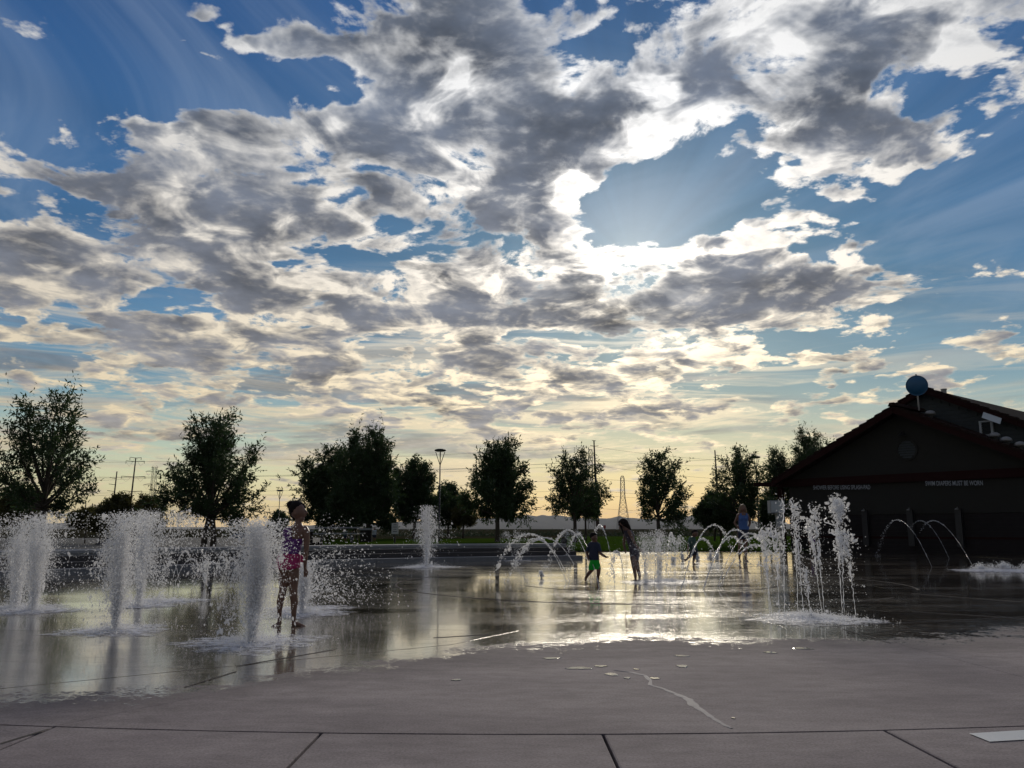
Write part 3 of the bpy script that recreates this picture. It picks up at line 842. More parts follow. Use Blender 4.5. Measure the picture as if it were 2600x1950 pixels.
# brick wainscot, course by course
wz = 0.0
for k in range(9):
    wallpiece('brick_course', MT['brick'], [(L0 - .02, k * .18 + .006), (R0 + .02, k * .18 + .006), (R0 + .02, k * .18 + .172), (L0 - .02, k * .18 + .172)], -0.055 - .006 * (k % 2), -0.003)
wallpiece('sill_course', MT['wall'], [(L0 - .03, 1.622), (R0 + .03, 1.622), (R0 + .03, 1.70), (L0 - .03, 1.70)], -0.09, -0.002)
wallpiece('stripe', MT['red_beam'], [(L0, .60), (R0, .60), (R0, .68), (L0, .68)], -0.072, -0.062)
wallpiece('beam', MT['red_beam'], [(-0.30, 2.95), (R0 + .6, 2.95), (R0 + .6, 3.30), (-0.30, 3.30)], -0.14, -0.003)
# pergola beam and post at the near corner
MB().prism([bp(-1.6, 3.06, -.1), bp(-.31, 2.98, -.1), bp(-.31, 3.20, -.1), bp(-1.6, 3.22, -.1)], bi_ * .2).build('pergola_beam', MT['red_beam'], house, fix=True)
MB().box(bp(-.20, 1.47, .02), (.20, .20, 2.94), BM).build('post', MT['red_beam'], house)
# roofs
def roof(name, aps, apz, sl, s0, s1, b0, b1, th=0.14, mat=None):
    for e, nm in ((s0, 'roof'), (s1, 'roof')):
        sg = -1 if e < aps else 1
        pts = [bp(aps + sg * .012, apz, b0), bp(e, apz - sl * abs(e - aps), b0), bp(e, apz - sl * abs(e - aps) - th, b0), bp(aps + sg * .012, apz - th, b0)]
        MB().prism(pts, bi_ * (b1 - b0)).build(name, mat or MT['roof_tile'], house, fix=True)
        # tile ends along the rake and a fascia board under them
        L = abs(e - aps); n = int(L / 0.36)
        for k in range(n):
            a = aps + sg * (k + 0.03) * L / n; c = aps + sg * (k + .99) * L / n
            za = apz - sl * abs(a - aps); zc = apz - sl * abs(c - aps); up_ = 0.05 + 0.018 * rnd.random()
            MB().prism([bp(a, za + .002, b0 - .03), bp(c, zc + .002, b0 - .03), bp(c, zc + up_ + .055, b0 - .03), bp(a, za + up_, b0 - .03)], bi_ * .34).build('tile', mat or MT['roof_tile'], house, fix=True)
        MB().prism([bp(aps + sg * .01, apz - .02, b0 - .045), bp(e, apz - .02 - sl * L, b0 - .045), bp(e, apz - .26 - sl * L, b0 - .045), bp(aps + sg * .01, apz - .26, b0 - .045)], bi_ * .04).build('fascia', MT['red_beam'], house, fix=True)
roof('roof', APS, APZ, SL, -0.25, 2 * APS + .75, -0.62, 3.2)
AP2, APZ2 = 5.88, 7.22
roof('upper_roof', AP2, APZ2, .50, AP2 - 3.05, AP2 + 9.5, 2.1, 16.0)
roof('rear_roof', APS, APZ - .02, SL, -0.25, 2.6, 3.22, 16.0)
wallpiece('clerestory_wall', MT['siding'], [(AP2 - 2.8, 4.2), (AP2 + 9.2, 2.2), (AP2 + 9.2, APZ2 - .5 * 9.2 - .2), (AP2, APZ2 - .2), (AP2 - 2.8, APZ2 - .5 * 2.8 - .2)], 2.45, 2.7)
for k in range(1, 14):      # lap siding boards
    z = 4.3 + k * .18
    e = (APZ2 - .28 - z - .18) / .50
    if e > .2: wallpiece('siding_board', MT['siding'], [(AP2 - min(e, 2.7), z), (AP2 + min(e, 9), z), (AP2 + min(e, 9), z + .165), (AP2 - min(e, 2.7), z + .165)], 2.41, 2.447)
MB().prism([bp(APS - .17, APZ + .05, -.70), bp(APS + .17, APZ + .05, -.70), bp(APS + .09, APZ + .20, -.70), bp(APS - .09, APZ + .20, -.70)], bi_ * 2.9).build('ridge_tile', MT['roof_tile'], house, fix=True)
# round louvred gable vent with a wall lamp over it
vs, vz = None, None
def on_wall(px, py, b=0.0):
    r = ray(px, py); o = BA + bi_ * b; nrm = bi_
    t = ((o - Vector((0, 0, CAM_H))).dot(nrm)) / r.dot(nrm); p = Vector((0, 0, CAM_H)) + r * t
    return (p - BA).dot(bd), p.z
vs, vz = on_wall(2303, 1142)
v = MB(); n = 28; ro, ri = .46, .38
for rr, b in ((ro, -.05), (ri, -.05), (ri, -.005), (ro, -.005)):
    for k in range(n):
        t = 2 * math.pi * k / n; p = bp(vs + rr * math.cos(t), vz + rr * math.sin(t), b); v.v.append(tuple(p))
for a in range(4):
    for k in range(n): v.f.append((a * n + k, a * n + (k + 1) % n, ((a + 1) % 4) * n + (k + 1) % n, ((a + 1) % 4) * n + k))
vent = v.build('gable_vent', MT['wall'], house, fix=True)
for k in range(-3, 4):
    z = vz + k * .105; hw = math.sqrt(max(.01, ri ** 2 - (k * .105) ** 2)) - .01
    o = MB().prism([bp(vs - hw, z - .04, -.045), bp(vs + hw, z - .04, -.045), bp(vs + hw, z + .03, -.012), bp(vs - hw, z + .03, -.012)], Vector((0, 0, .018))).build('louvre', MT['siding'], None, fix=True)
    adopt(o, vent)
ls_, lz_ = on_wall(2294, 1102)
lp = MB(); lp.lathe(bp(ls_, lz_, -.16), [(.05, .05), (.10, .0), (.17, -.07), (.165, -.085)], 14); lp.tube([bp(ls_, lz_ + .04, -.005), bp(ls_, lz_ + .09, -.10), bp(ls_, lz_ + .04, -.16)], .018, 6)
lp.build('wall_lamp', MT['dark_metal'], house)
# lettering
def lettering(txt, px0, py0, px1, py1):
    s0, z0 = on_wall(px0, py0, -.15); s1, z1 = on_wall(px1, py1, -.15)
    cu = bpy.data.curves.new('lettering', 'FONT'); cu.body = txt; cu.size = 1.0; cu.extrude = .0; cu.offset = 0.012
    to = bpy.data.objects.new('tmp', cu); C.objects.link(to)
    bpy.context.view_layer.update()
    dg = bpy.context.evaluated_depsgraph_get(); me = bpy.data.meshes.new_from_object(to.evaluated_get(dg)); bpy.data.objects.remove(to)
    me.name = 'lettering'
    co = np.zeros(len(me.vertices) * 3); me.vertices.foreach_get('co', co); co = co.reshape(-1, 3)
    w_, h_ = co[:, 0].max(), co[:, 1].max(); H_ = 0.185; L = s1 - s0
    for i, v_ in enumerate(me.vertices):
        x, y = co[i, 0] / w_ * L, co[i, 1] / h_ * H_
        v_.co = bp(s0 + x, (z0 * (1 - x / L) + z1 * x / L) + y, -.152)
    me.materials.clear(); me.materials.append(MT['letter'])
    o = bpy.data.objects.new('lettering', me); C.objects.link(o); adopt(o, house)
lettering('SHOWER BEFORE USING SPLASH-PAD', 2065, 1243, 2210, 1242)
lettering('SWIM DIAPERS MUST BE WORN', 2350, 1233, 2496, 1232)
# louvred roof window with a pale awning
a = on_wall(2487, 1070, 2.4); c = on_wall(2526, 1112, 2.4)
ws, we_, zt, zb = a[0], c[0], a[1], c[1]
wf = MB()
for (x0, x1, y0, y1) in ((ws, we_, zt - .06, zt), (ws, we_, zb, zb + .16), (ws, ws + .09, zb + .16, zt - .06), (we_ - .09, we_, zb + .16, zt - .06)):
    wf.prism([bp(x0, y0, 2.30), bp(x1, y0, 2.30), bp(x1, y1, 2.30), bp(x0, y1, 2.30)], bi_ * .1)
win = wf.build('louvre_window', MT['white_metal'], house, fix=True)
for k in range(5):
    z = zb + .2 + k * (zt - zb - .28) / 5
    o = MB().prism([bp(ws + .09, z, 2.32), bp(we_ - .09, z, 2.32), bp(we_ - .09, z + .05, 2.38), bp(ws + .09, z + .05, 2.38)], Vector((0, 0, .02))).build('louvre', MT['siding'], None, fix=True)
    adopt(o, win)
a = on_wall(2497, 1046, 2.0); c = on_wall(2543, 1062, 2.0)
MB().prism([bp(a[0], a[1], 2.0), bp(c[0], c[1], 2.0), bp(c[0], c[1] - .26, 1.75), bp(a[0], a[1] - .26, 1.75)], bi_ * .05).build('awning', MT['white_metal'], house, fix=True)
# domed roof vents on the near slope, a flue on the ridge
for px, py, b in ((2363, 1064, 1.5), (2527, 1122, 1.5), (2556, 1132, 1.2), (2592, 1146, 1.2)):
    s_, z_ = on_wall(px, py, b)
    zr = APZ - SL * abs(s_ - APS) + .005; z_ = max(z_ - .1, zr)
    d_ = MB(); d_.lathe(bp(s_, zr - .05, b), [(.10, 0), (.10, z_ - zr + .12), (.21, z_ - zr + .14), (.225, z_ - zr + .19), (.19, z_ - zr + .27), (.11, z_ - zr + .32), (.03, z_ - zr + .34)], 14)
    d_.build('roof_vent', MT['steel'], house, True)
s_, z_ = on_wall(2398, 1012, 5.0)
MB().lathe(bp(s_, z_ - .6, 5.0), [(.12, 0), (.12, 1.0), (.14, 1.0), (.14, 1.06)], 12).build('flue_pipe', MT['steel'], house)
# shower fittings on the wall
for px, nm in ((2205, 'shower'), (2320, 'shower'), (2443, 'shower')):
    s_, z_ = on_wall(px, 1345)
    o = MB(); o.box(bp(s_, 1.05, -.20), (.24, .18, 1.5), BM); o.build('shower_panel', MT['dark_metal'], house)
    o = MB(); o.lathe(bp(s_, 1.78, -.34), [(.05, .03), (.075, 0), (.07, -.02)], 10); o.tube([bp(s_, 1.80, -.2), bp(s_, 1.86, -.27), bp(s_, 1.80, -.34)], .014, 6); o.build('shower_head', MT['steel'], house)
# blue dish on the roof
s_, z_ = on_wall(2328, 979, 1.0)
dp = bp(s_, z_, 1.0)
dish = empty('satellite_dish', (dp.x, dp.y, APZ - .3)); tag(dish, 'round blue dish on a short mast at the peak of the bath house roof', 'dish')
look = (Vector((0, 0, 1)) - dp).normalized(); q_ = look.to_track_quat('Z', 'Y').to_matrix()
MB().lathe(dp, [(.02, .10), (.20, .085), (.36, .03), (.43, -.03), (.44, -.02), (.445, .0), (.43, .005), (.36, -.06), (.2, -.10), (.02, -.12)], 32, q_).build('reflector', MT['dish'], dish, True)
MB().tube([dp + Vector((0, 0, -1.1)) - look * .12, dp - look * .12 + Vector((0, 0, .50))], .035, 8).build('mast', MT['steel'], dish)
# pale cabinet by the corner
cp = atd(1971, 1300, 36.0); ca = atd(1953, 1300, 36.0); hw = (cp.x - ca.x)
cab = empty('utility_cabinet', (cp.x, 36, 0)); tag(cab, 'pale grey cabinet on a narrow pedestal in front of the bath house corner', 'cabinet')
t1, t2, t3 = atd(1971, 1271, 36).z, atd(1971, 1303, 36).z, atd(1971, 1338, 36).z
MB().box((cp.x, 36, (t1 + t2) / 2), (hw * 2, .4, t1 - t2)).build('box', MT['cabinet'], cab)
MB().box((cp.x, 35.785, (t1 + t2) / 2), (hw * 1.8, .02, (t1 - t2) * .86)).build('door', MT['white_metal'], cab)
MB().box((cp.x + .12, 36, (t2 + t3) / 2 - .003), (hw * .8, .3, t2 - t3)).build('pedestal_box', MT['cabinet'], cab)
MB().box((cp.x + .12, 36, t3 / 2 - .004), (.12, .12, t3)).build('leg', MT['steel'], cab)

# ------------------------------------------------------------------ park lamps
def park_lamp(px, ptop, pbase, Y, zb_, wpx, lab):
    top = atd(px, ptop, Y); x = top.x; H_ = top.z - zb_; r = wpx / 2 / (F_PX / Y) * 1.0
    root = empty('park_lamp', (x, Y, zb_)); tag(root, lab, 'street lamp', 'flat disc park lamps')
    k = r / .42
    MB().lathe((x, Y, zb_), [(.085 * k, 0), (.085 * k, .3), (.06 * k, .34), (.045 * k, H_ - 1.15 * k)], 10).build('pole', MT['dark_metal'], root, True)
    a = MB()
    for t in (0.15, math.pi + .15, math.pi / 2 + .15, math.pi * 1.5 + .15):
        c_, s_ = math.cos(t) * r, math.sin(t) * r
        a.tube([(x, Y, top.z - 1.15 * k), (x + c_ * .25, Y + s_ * .25, top.z - .85 * k), (x + c_ * .8, Y + s_ * .8, top.z - .1)], .028 * k, 6)
    a.build('bracket', MT['dark_metal'], root)
    MB().lathe((x, Y, top.z), [(r * .92, -.10 * k), (r * 1.02, -.06 * k), (r, 0), (r * .6, .06 * k), (r * .1, .08 * k)], 20).build('head', MT['dark_metal'], root, True)
    MB().lathe((x, Y, top.z - .13 * k), [(r * .7, 0), (r * .75, .026 * k)], 16).build('lens', MT['lamp_glass'], root)
park_lamp(1118, 1142, 1372, 38, .45, 29, 'tallest disc park lamp, between the dark tree mass and the broad tree')
park_lamp(711, 1245, 1340, 62, .45, 17, 'small disc park lamp seen between two trees, above the girl in the purple swimsuit')
park_lamp(4, 1253, 1350, 58, .45, 22, 'disc park lamp at the left edge beside the tall ash')
park_lamp(275, 1283, 1345, 75, .45, 16, 'farthest disc park lamp, half hidden in the bushy shrubs on the left')
park_lamp(1918, 1160, 1360, 44, .40, 24, 'disc park lamp in front of the tree beside the bath house')

# ------------------------------------------------------------------ power line
def bar(m_, a, b, r): m_.tube([a, b], r, 6)
def tline(name, lab, cat, grp=None):
    return None
wx = {}
def pylon(px, ptop, Y, pw, arms, lab, lean=0.0, vstr=True, base_w=1.0):
    """steel mono pole; arms: (pixel y, half width px left, right)"""
    k = Y / F_PX; tp = atd(px, ptop, Y); x = tp.x
    root = empty('power_pole', (x, Y, .4)); tag(root, lab, 'power pole', 'power poles on the horizon')
    MB().tube([(x - lean * k, Y, .4), (x, Y, tp.z)], [pw * k * .5 * base_w * 1.3, pw * k * .35], 8).build('mast', MT['pole'], root, True)
    for (py, l, r) in arms:
        z = atd(px, py, Y).z; a_ = MB()
        xx = x - lean * k * (tp.z - z) / tp.z
        a_.tube([(xx - l * k, Y, z + 2.2 * k), (xx, Y, z), (xx + r * k, Y, z + 1.0 * k)], .7 * k, 5)
        ar = a_.build('cross_arm', MT['pole'], root)
        if vstr:
            for sg, w_ in ((-1, l), (1, r)):
                if w_ < 10: continue
                o = MB(); o.tube([(xx + sg * w_ * k, Y, z), (xx + sg * w_ * .62 * k, Y, z - 12 * k), (xx + sg * w_ * .22 * k, Y, z)], .22 * k, 4)
                o.build('insulator', MT['steel'], root)
                o = MB(); o.tube([(xx + sg * w_ * k, Y, z + 1 * k), (xx + sg * w_ * k, Y, z - 5 * k)], .6 * k, 5); o.build('insulator', MT['pole'], root)
pylon(345, 1162, 300, 4.2, [(1163, 15, 14), (1172, 24, 23), (1211, 31, 29), (1248, 24, 25)], 'brown power pole with three wide cross arms, second from the left', 7)
pylon(297, 1197, 300, 4.0, [(1215, 16, 0), (1231, 17, 0), (1248, 19, 0)], 'plain brown pole with short arms on its left side only', 5, False)
pylon(1508, 1118, 230, 4.5, [(1120, 5, 5), (1133, 10, 11)], 'tall steel pole rising out of the fourth tree', -6, False, 1.6)
pylon(1815, 1143, 230, 4.2, [(1167, 0, 8), (1213, 4, 4)], 'bare leaning pole left of the tree beside the bath house', -5, False, 1.2)
def lattice(px, ptop, Y, prof, arms, lab, r=.45, n=9):
    k = Y / F_PX; tp = atd(px, ptop, Y); x = tp.x
    root = empty('lattice_tower', (x, Y, .3)); tag(root, lab, 'pylon', 'lattice towers on the horizon')
    hz_ = lambda py: atd(px, py, Y).z
    leg = lambda sx, sy: [(x + sx * w_ * k, Y + sy * w_ * k, hz_(py)) for py, w_ in prof]
    for sx in (-1, 1):
        for sy in (-1, 1):
            MB().tube(leg(sx, sy), r * k, 4).build('leg', MT['steel'], root)
    ys_ = np.linspace(prof[0][0], prof[-1][0], n + 1); wf_ = lambda py: float(np.interp(py, [p[0] for p in prof], [p[1] for p in prof]))
    br = MB()
    for a, b in zip(ys_[:-1], ys_[1:]):
        for f in range(4):
            c = [(-1, -1), (1, -1), (1, 1), (-1, 1)]; p, q_ = c[f], c[(f + 1) % 4]; wa, wb = wf_(a) * k, wf_(b) * k
            br.tube([(x + p[0] * wa, Y + p[1] * wa, hz_(a)), (x + q_[0] * wb, Y + q_[1] * wb, hz_(b))], r * .55 * k, 3, False)
            br.tube([(x + q_[0] * wa, Y + q_[1] * wa, hz_(a)), (x + p[0] * wb, Y + p[1] * wb, hz_(b))], r * .55 * k, 3, False)
            br.tube([(x + q_[0] * wa, Y + q_[1] * wa, hz_(a)), (x + p[0] * wa, Y + p[1] * wa, hz_(a))], r * .55 * k, 3, False)
    br.build('bracing', MT['steel'], root)
    for py, w_ in arms:
        z = hz_(py)
        for sg in (-1, 1):
            a_ = MB(); ww = wf_(py) * k
            for dz_, sy in ((0, -1), (0, 1)): a_.tube([(x + sg * ww, Y + sy * ww, z), (x + sg * w_ * k, Y, z)], r * .8 * k, 4)
            a_.tube([(x + sg * ww, Y, z + 5 * k), (x + sg * w_ * k, Y, z)], r * .8 * k, 4)
            a_.tube([(x + sg * w_ * k, Y, z), (x + sg * w_ * .66 * k, Y, z - 11 * k), (x + sg * w_ * .34 * k, Y, z)], r * .5 * k, 3)
            a_.build('cross_arm', MT['steel'], root)
lattice(393, 1186, 330, [(1186, 4), (1228, 5), (1275, 6), (1345, 9)], [(1187, 8), (1197, 22), (1231, 26), (1269, 22)], 'grey lattice tower with arms, right of the brown power poles')
lattice(1580, 1208, 420, [(1208, 2), (1214, 4.5), (1262, 5.5), (1345, 16)], [], 'narrow waisted lattice tower standing behind the bending girl', .5, 12)
lattice(1499, 1141, 420, [(1141, 4), (1200, 5), (1345, 8)], [(1151, 8)], 'lattice tower mostly hidden behind the fourth tree', .5, 12)
# H frame
x0, x1 = atd(217, 1345, 330), atd(235, 1345, 330)
hf = empty('wooden_power_frame', ((x0.x + x1.x) / 2, 330, .4)); tag(hf, 'two-legged wooden power pole frame far left above the small trees', 'power pole')
for px_t, px_b in ((218, 214), (235, 234)):
    a, b = atd(px_t, 1278, 330), atd(px_b, 1345, 330); MB().tube([a, b], .17, 6).build('leg', MT['pole'], hf)
MB().tube([atd(208, 1291, 330), atd(245, 1291, 330)], .15, 6).build('cross_arm', MT['pole'], hf)
m_ = MB(); m_.tube([atd(217, 1301, 330), atd(234, 1321, 330)], .08, 4); m_.tube([atd(234, 1301, 330), atd(217, 1321, 330)], .08, 4); m_.build('brace', MT['pole'], hf)
wires = [[(-60, 1166), (345, 1172), (1508, 1134), (1815, 1168), (2300, 1190)], [(-60, 1205), (345, 1212), (1508, 1170), (1815, 1183), (2300, 1200)],
         [(-60, 1198), (345, 1211), (1508, 1180), (1815, 1215), (2300, 1240)], [(-60, 1248), (345, 1249), (1508, 1215), (1815, 1226), (2300, 1240)],
         [(-60, 1265), (345, 1252), (1508, 1244), (1815, 1264), (2300, 1280)], [(-60, 1301), (217, 1291), (1508, 1256), (1815, 1270), (2300, 1290)],
         [(-60, 1222), (345, 1215), (1508, 1170), (1815, 1167), (2300, 1175)], [(-60, 1315), (235, 1292), (1508, 1290), (1815, 1300), (2300, 1310)]]
names_ = ['uppermost', 'second highest', 'third', 'fourth', 'fifth', 'sixth', 'paired upper', 'lowest']
for wi, wl in enumerate(wires):
    pts = []
    for (xa, ya), (xb, yb_) in zip(wl[:-1], wl[1:]):
        for k in range(12):
            f = k / 12; sag = 4 * f * (1 - f) * min(9, abs(xb - xa) * .012)
            pts.append(atd(xa + (xb - xa) * f, ya + (yb_ - ya) * f + sag, 290))
    MBo = MB().tube(pts, .033, 4).build('power_cable', MT['wire'])
    tag(MBo, names_[wi] + ' of the thin power cables strung across the low sky', 'cable', 'power cables across the sky')

# ------------------------------------------------------------------ trees
def leaf_quads(P_, D_, size, rs):
    """P_: positions (n,3), D_: growth directions; gives folded leaf faces (2 tris each as a kite)"""
    n = len(P_); rv = rs.normal(0, 1, (n, 3)); side = np.cross(D_, rv); side /= np.linalg.norm(side, axis=1)[:, None] + 1e-9
    dr = D_ * .55 + rs.normal(0, .55, (n, 3)); dr[:, 2] -= .15; dr /= np.linalg.norm(dr, axis=1)[:, None]
    side = np.cross(dr, rv); side /= np.linalg.norm(side, axis=1)[:, None] + 1e-9
    s_ = size * rs.uniform(.6, 1.35, n)[:, None]
    tip = P_ + dr * s_; mid_ = P_ + dr * s_ * .45
    V = np.empty((n, 4, 3)); V[:, 0] = P_; V[:, 1] = mid_ + side * s_ * .15; V[:, 2] = tip; V[:, 3] = mid_ - side * s_ * .15
    Fc = np.arange(n * 4).reshape(n, 4)
    return V.reshape(-1, 3), Fc
def ash_tree(px, Y, pbot, ptop, pwid, lab, seed, zb_=.45, crown_bot=None, skew=0.0, dens=1.0, leaf=.17, spikes=1.0, stems=1, mat='leaf', lobes=()):
    rs = np.random.default_rng(seed); k = Y / F_PX
    base_ = atd(px, 1343, Y); x = base_.x
    ztop = atd(px, ptop, Y).z; zcb = atd(px, crown_bot, Y).z; W = pwid * k / 2
    root = empty('ash_tree', (x, Y, zb_)); tag(root, lab, 'tree', 'young trees round the park')
    tr_ = MB(); Hc = ztop - zcb
    fork = zcb + Hc * .12; r0 = max(.05, Hc * .026)
    for st in range(stems):
        xo = (st - (stems - 1) / 2) * .35
        tr_.tube([(x + xo, Y, zb_ - .05), (x + xo * .9, Y, zb_ + (fork - zb_) * .5), (x + xo * .4, Y + .05, fork)], [r0 * 1.25, r0, r0 * .85], 8)
    def prof(h):      # crown half width at relative height 0..1
        return W * min(1.0, (max(0, h) / .30) ** .55) * (max(0.0, 1 - ((h - .38) / .62) ** 2 * .80) if h > .38 else 1.0)
    sh_p = []; sh_d = []; sh_l = []
    nl = int(rs.integers(17, 24))
    for i in range(nl):
        h1 = .10 + .90 * ((i + .5) / nl) ** .9
        az_ = i * 2.399 + rs.uniform(-.3, .3)
        rr = prof(h1 * .96) * rs.uniform(.50, 1.12)
        end = Vector((x + math.cos(az_) * rr + skew * (1 - h1) * W, Y + math.sin(az_) * rr, zcb + h1 * Hc * .97))
        st_ = Vector((x, Y, fork + (end.z - fork) * .22 * (h1)))
        c1 = st_.lerp(end, .5) + Vector((math.cos(az_) * rr * .12, math.sin(az_) * rr * .12, -Hc * .03))
        pts = []
        for t in np.linspace(0, 1, 7): pts.append(st_ * (1 - t) ** 2 + c1 * 2 * t * (1 - t) + end * t * t)
        tr_.tube(pts, [r0 * .5 * (1 - .85 * t) for t in np.linspace(0, 1, 7)], 5, False)
        L = (end - st_).length
        nsub = int(9 * dens) + 3
        for j in range(nsub):
            t = .34 + .66 * (j + .5) / nsub
            p = st_ * (1 - t) ** 2 + c1 * 2 * t * (1 - t) + end * t * t
            d = (pts[-1] - pts[0]).normalized()
            o = Vector(rs.normal(0, 1, 3)); o = (o - d * o.dot(d)).normalized()
            sd_ = (d * .55 + o * .8 + Vector((0, 0, .35))).normalized(); sl_ = min(.32 * L * (1.1 - t * .6), W * .5) * rs.uniform(.6, 1.15)
            e2 = p + sd_ * sl_
            if sl_ > .25: tr_.tube([p, p.lerp(e2, .55) + Vector((0, 0, .02)), e2], [r0 * .16, r0 * .1, r0 * .04], 3, False)
            for q in range(int(5.2 * dens) + 1):
                f = rs.uniform(.15, 1.0); pp = p.lerp(e2, f)
                dd = (sd_ + Vector(rs.normal(0, .75, 3)) + Vector((0, 0, .4))).normalized()
                sh_p.append(pp); sh_d.append(dd); sh_l.append(rs.uniform(.22, .50) * (Hc / 4) ** .5)
        for q in range(5):      # shoots that break the outline
            od = Vector((math.cos(az_), math.sin(az_), 0)); dd = (od * rs.uniform(.3, 1.1) + Vector((rs.normal(0, .3), rs.normal(0, .3), rs.uniform(.5, 1.3)))).normalized()
            sh_p.append(end + Vector(rs.normal(0, .12, 3))); sh_d.append(dd); sh_l.append(rs.uniform(.3, .75) * (Hc / 5))
        if h1 > .55:    # upright leaders
            for q in range(int(2 + 2 * spikes)):
                dd = Vector((rs.normal(0, .16), rs.normal(0, .16), 1)).normalized()
                sh_p.append(end - Vector((rs.normal(0, .2), rs.normal(0, .2), .2))); sh_d.append(dd); sh_l.append(rs.uniform(.45, 1.25) * spikes * (Hc / 5))
    for (lx, ly, lr) in lobes:
        c_ = atd(lx, ly, Y); lr = lr * k
        tr_.tube([(x, Y, fork), (x + (c_.x - x) * .5, Y, (fork + c_.z) / 2 - .05), c_], [r0 * .4, r0 * .25, r0 * .1], 4, False)
        for q in range(int(70 * dens)):
            o = Vector(rs.normal(0, .42, 3)) * lr
            sh_p.append(c_ + o); sh_d.append((o.normalized() + Vector((0, 0, .3))).normalized()); sh_l.append(rs.uniform(.2, .4))
    tr_.build('trunk', MT['bark'], root, True)
    A = np.array([tuple(p) for p in sh_p]); Dd = np.array([tuple(p) for p in sh_d]); Ls = np.array(sh_l)
    m = 12; t = (np.arange(m) + .5) / m; leaf *= .84
    Pn = A[:, None, :] + Dd[:, None, :] * (Ls[:, None] * t[None, :])[:, :, None] + rs.normal(0, .02, (len(A), m, 3))
    Dn = np.repeat(Dd[:, None, :], m, 1)
    V, Fc = leaf_quads(Pn.reshape(-1, 3), Dn.reshape(-1, 3), leaf, rs)
    np_mesh('crown', V, Fc, MT[mat], root, False)
    return root
ash_tree(104, 29, 1385, 1000, 232, 'tall open ash at the left edge, the largest tree', 1, zb_=.2, crown_bot=1335, spikes=1.35, dens=.85, leaf=.18)
ash_tree(532, 30, 1385, 1060, 222, 'dense ash with twin trunks, second large tree from the left', 2, zb_=.1, crown_bot=1352, dens=1.15, stems=2, spikes=1.1, lobes=((440, 1270, 55), (625, 1290, 45)))
ash_tree(838, 44, 1370, 1142, 170, 'rounded dense tree at the left of the dark tree mass', 3, crown_bot=1362, dens=1.6, spikes=.4, leaf=.21, lobes=((800, 1240, 60), (860, 1300, 70)))
ash_tree(935, 41, 1370, 1096, 165, 'tree with tall leafy leaders in the middle of the dark tree mass', 4, crown_bot=1360, dens=1.6, spikes=1.3, leaf=.20, lobes=((930, 1310, 60), (970, 1260, 50)))
ash_tree(1052, 47, 1365, 1172, 150, 'rounded tree at the right of the dark tree mass, left of the tall lamp', 5, crown_bot=1345, dens=1.6, spikes=.4, leaf=.20)
ash_tree(1138, 52, 1362, 1232, 88, 'slim dark tree just right of the tall lamp', 6, crown_bot=1345, dens=1.4, spikes=.6, leaf=.20)
ash_tree(1176, 50, 1365, 1283, 62, 'smallest pale young tree in the gap right of the tall lamp', 7, crown_bot=1338, dens=.7, spikes=.6, leaf=.16, mat='leaf2')
ash_tree(1263, 36, 1375, 1124, 158, 'broad dense ash standing alone, right of the tall lamp', 8, crown_bot=1338, dens=1.25, spikes=1.0, leaf=.18, lobes=((1325, 1285, 32),))
ash_tree(1460, 38, 1372, 1150, 146, 'open ash in front of the tall steel pole, fourth along', 9, crown_bot=1325, dens=.85, spikes=1.2, leaf=.16)
ash_tree(1487, 43, 1372, 1240, 90, 'low tree tucked behind the open ash by the steel pole', 10, crown_bot=1320, dens=1.0, spikes=.3, leaf=.17)
ash_tree(1672, 38, 1370, 1148, 138, 'leaning ash between the lattice tower and the bare pole', 11, zb_=.42, crown_bot=1342, dens=.95, spikes=1.0, leaf=.17, skew=.25, lobes=((1715, 1325, 30),))
ash_tree(1888, 42, 1365, 1145, 132, 'spreading tree behind the park lamp beside the bath house', 12, zb_=.42, crown_bot=1335, dens=.9, spikes=1.1, leaf=.17)
ash_tree(1822, 44, 1365, 1255, 110, 'low dark tree left of the woman in the blue top', 13, zb_=.42, crown_bot=1350, dens=1.5, spikes=.4, leaf=.18, stems=2)
ash_tree(1982, 50, 1365, 1140, 66, 'narrow tree beside the eave of the bath house', 14, crown_bot=1330, dens=1.1, spikes=.8, leaf=.18)
ash_tree(2070, 56, 1365, 1098, 130, 'tree rising above the left slope of the bath house roof', 15, crown_bot=1330, dens=1.5, spikes=1.0, leaf=.2)
ash_tree(1955, 48, 1365, 1268, 56, 'small tree under the pergola beam', 16, crown_bot=1345, dens=1.0, spikes=.5, leaf=.17)
ash_tree(218, 62, 1365, 1292, 82, 'small yellowish tree under the wooden power frame', 17, zb_=-1.0, crown_bot=1345, dens=.8, spikes=.5, leaf=.22, mat='leaf2')
ash_tree(300, 56, 1365, 1262, 92, 'bushy upright yellowish tree below the brown power poles', 18, zb_=-1.0, crown_bot=1350, dens=1.3, spikes=1.2, leaf=.24, mat='leaf2')
ash_tree(372, 58, 1365, 1266, 90, 'second bushy yellowish tree, against the dense twin-trunked ash', 19, zb_=-1.0, crown_bot=1350, dens=1.2, spikes=1.1, leaf=.24, mat='leaf2')
ash_tree(255, 60, 1365, 1305, 70, 'low yellowish tree between the small tree and the bushy one', 22, zb_=-1.0, crown_bot=1352, dens=1.2, spikes=.4, leaf=.22, mat='leaf2')
ash_tree(706, 66, 1365, 1302, 46, 'tiny tree at the foot of the small lamp, left of the girl in purple', 20, zb_=-1.0, crown_bot=1350, dens=.9, spikes=.6, leaf=.22)
ash_tree(45, 48, 1365, 1240, 120, 'darker tree behind the tall ash at the left edge', 21, zb_=-1.0, crown_bot=1350, dens=1.3, spikes=.5, leaf=.22, mat='leaf2')

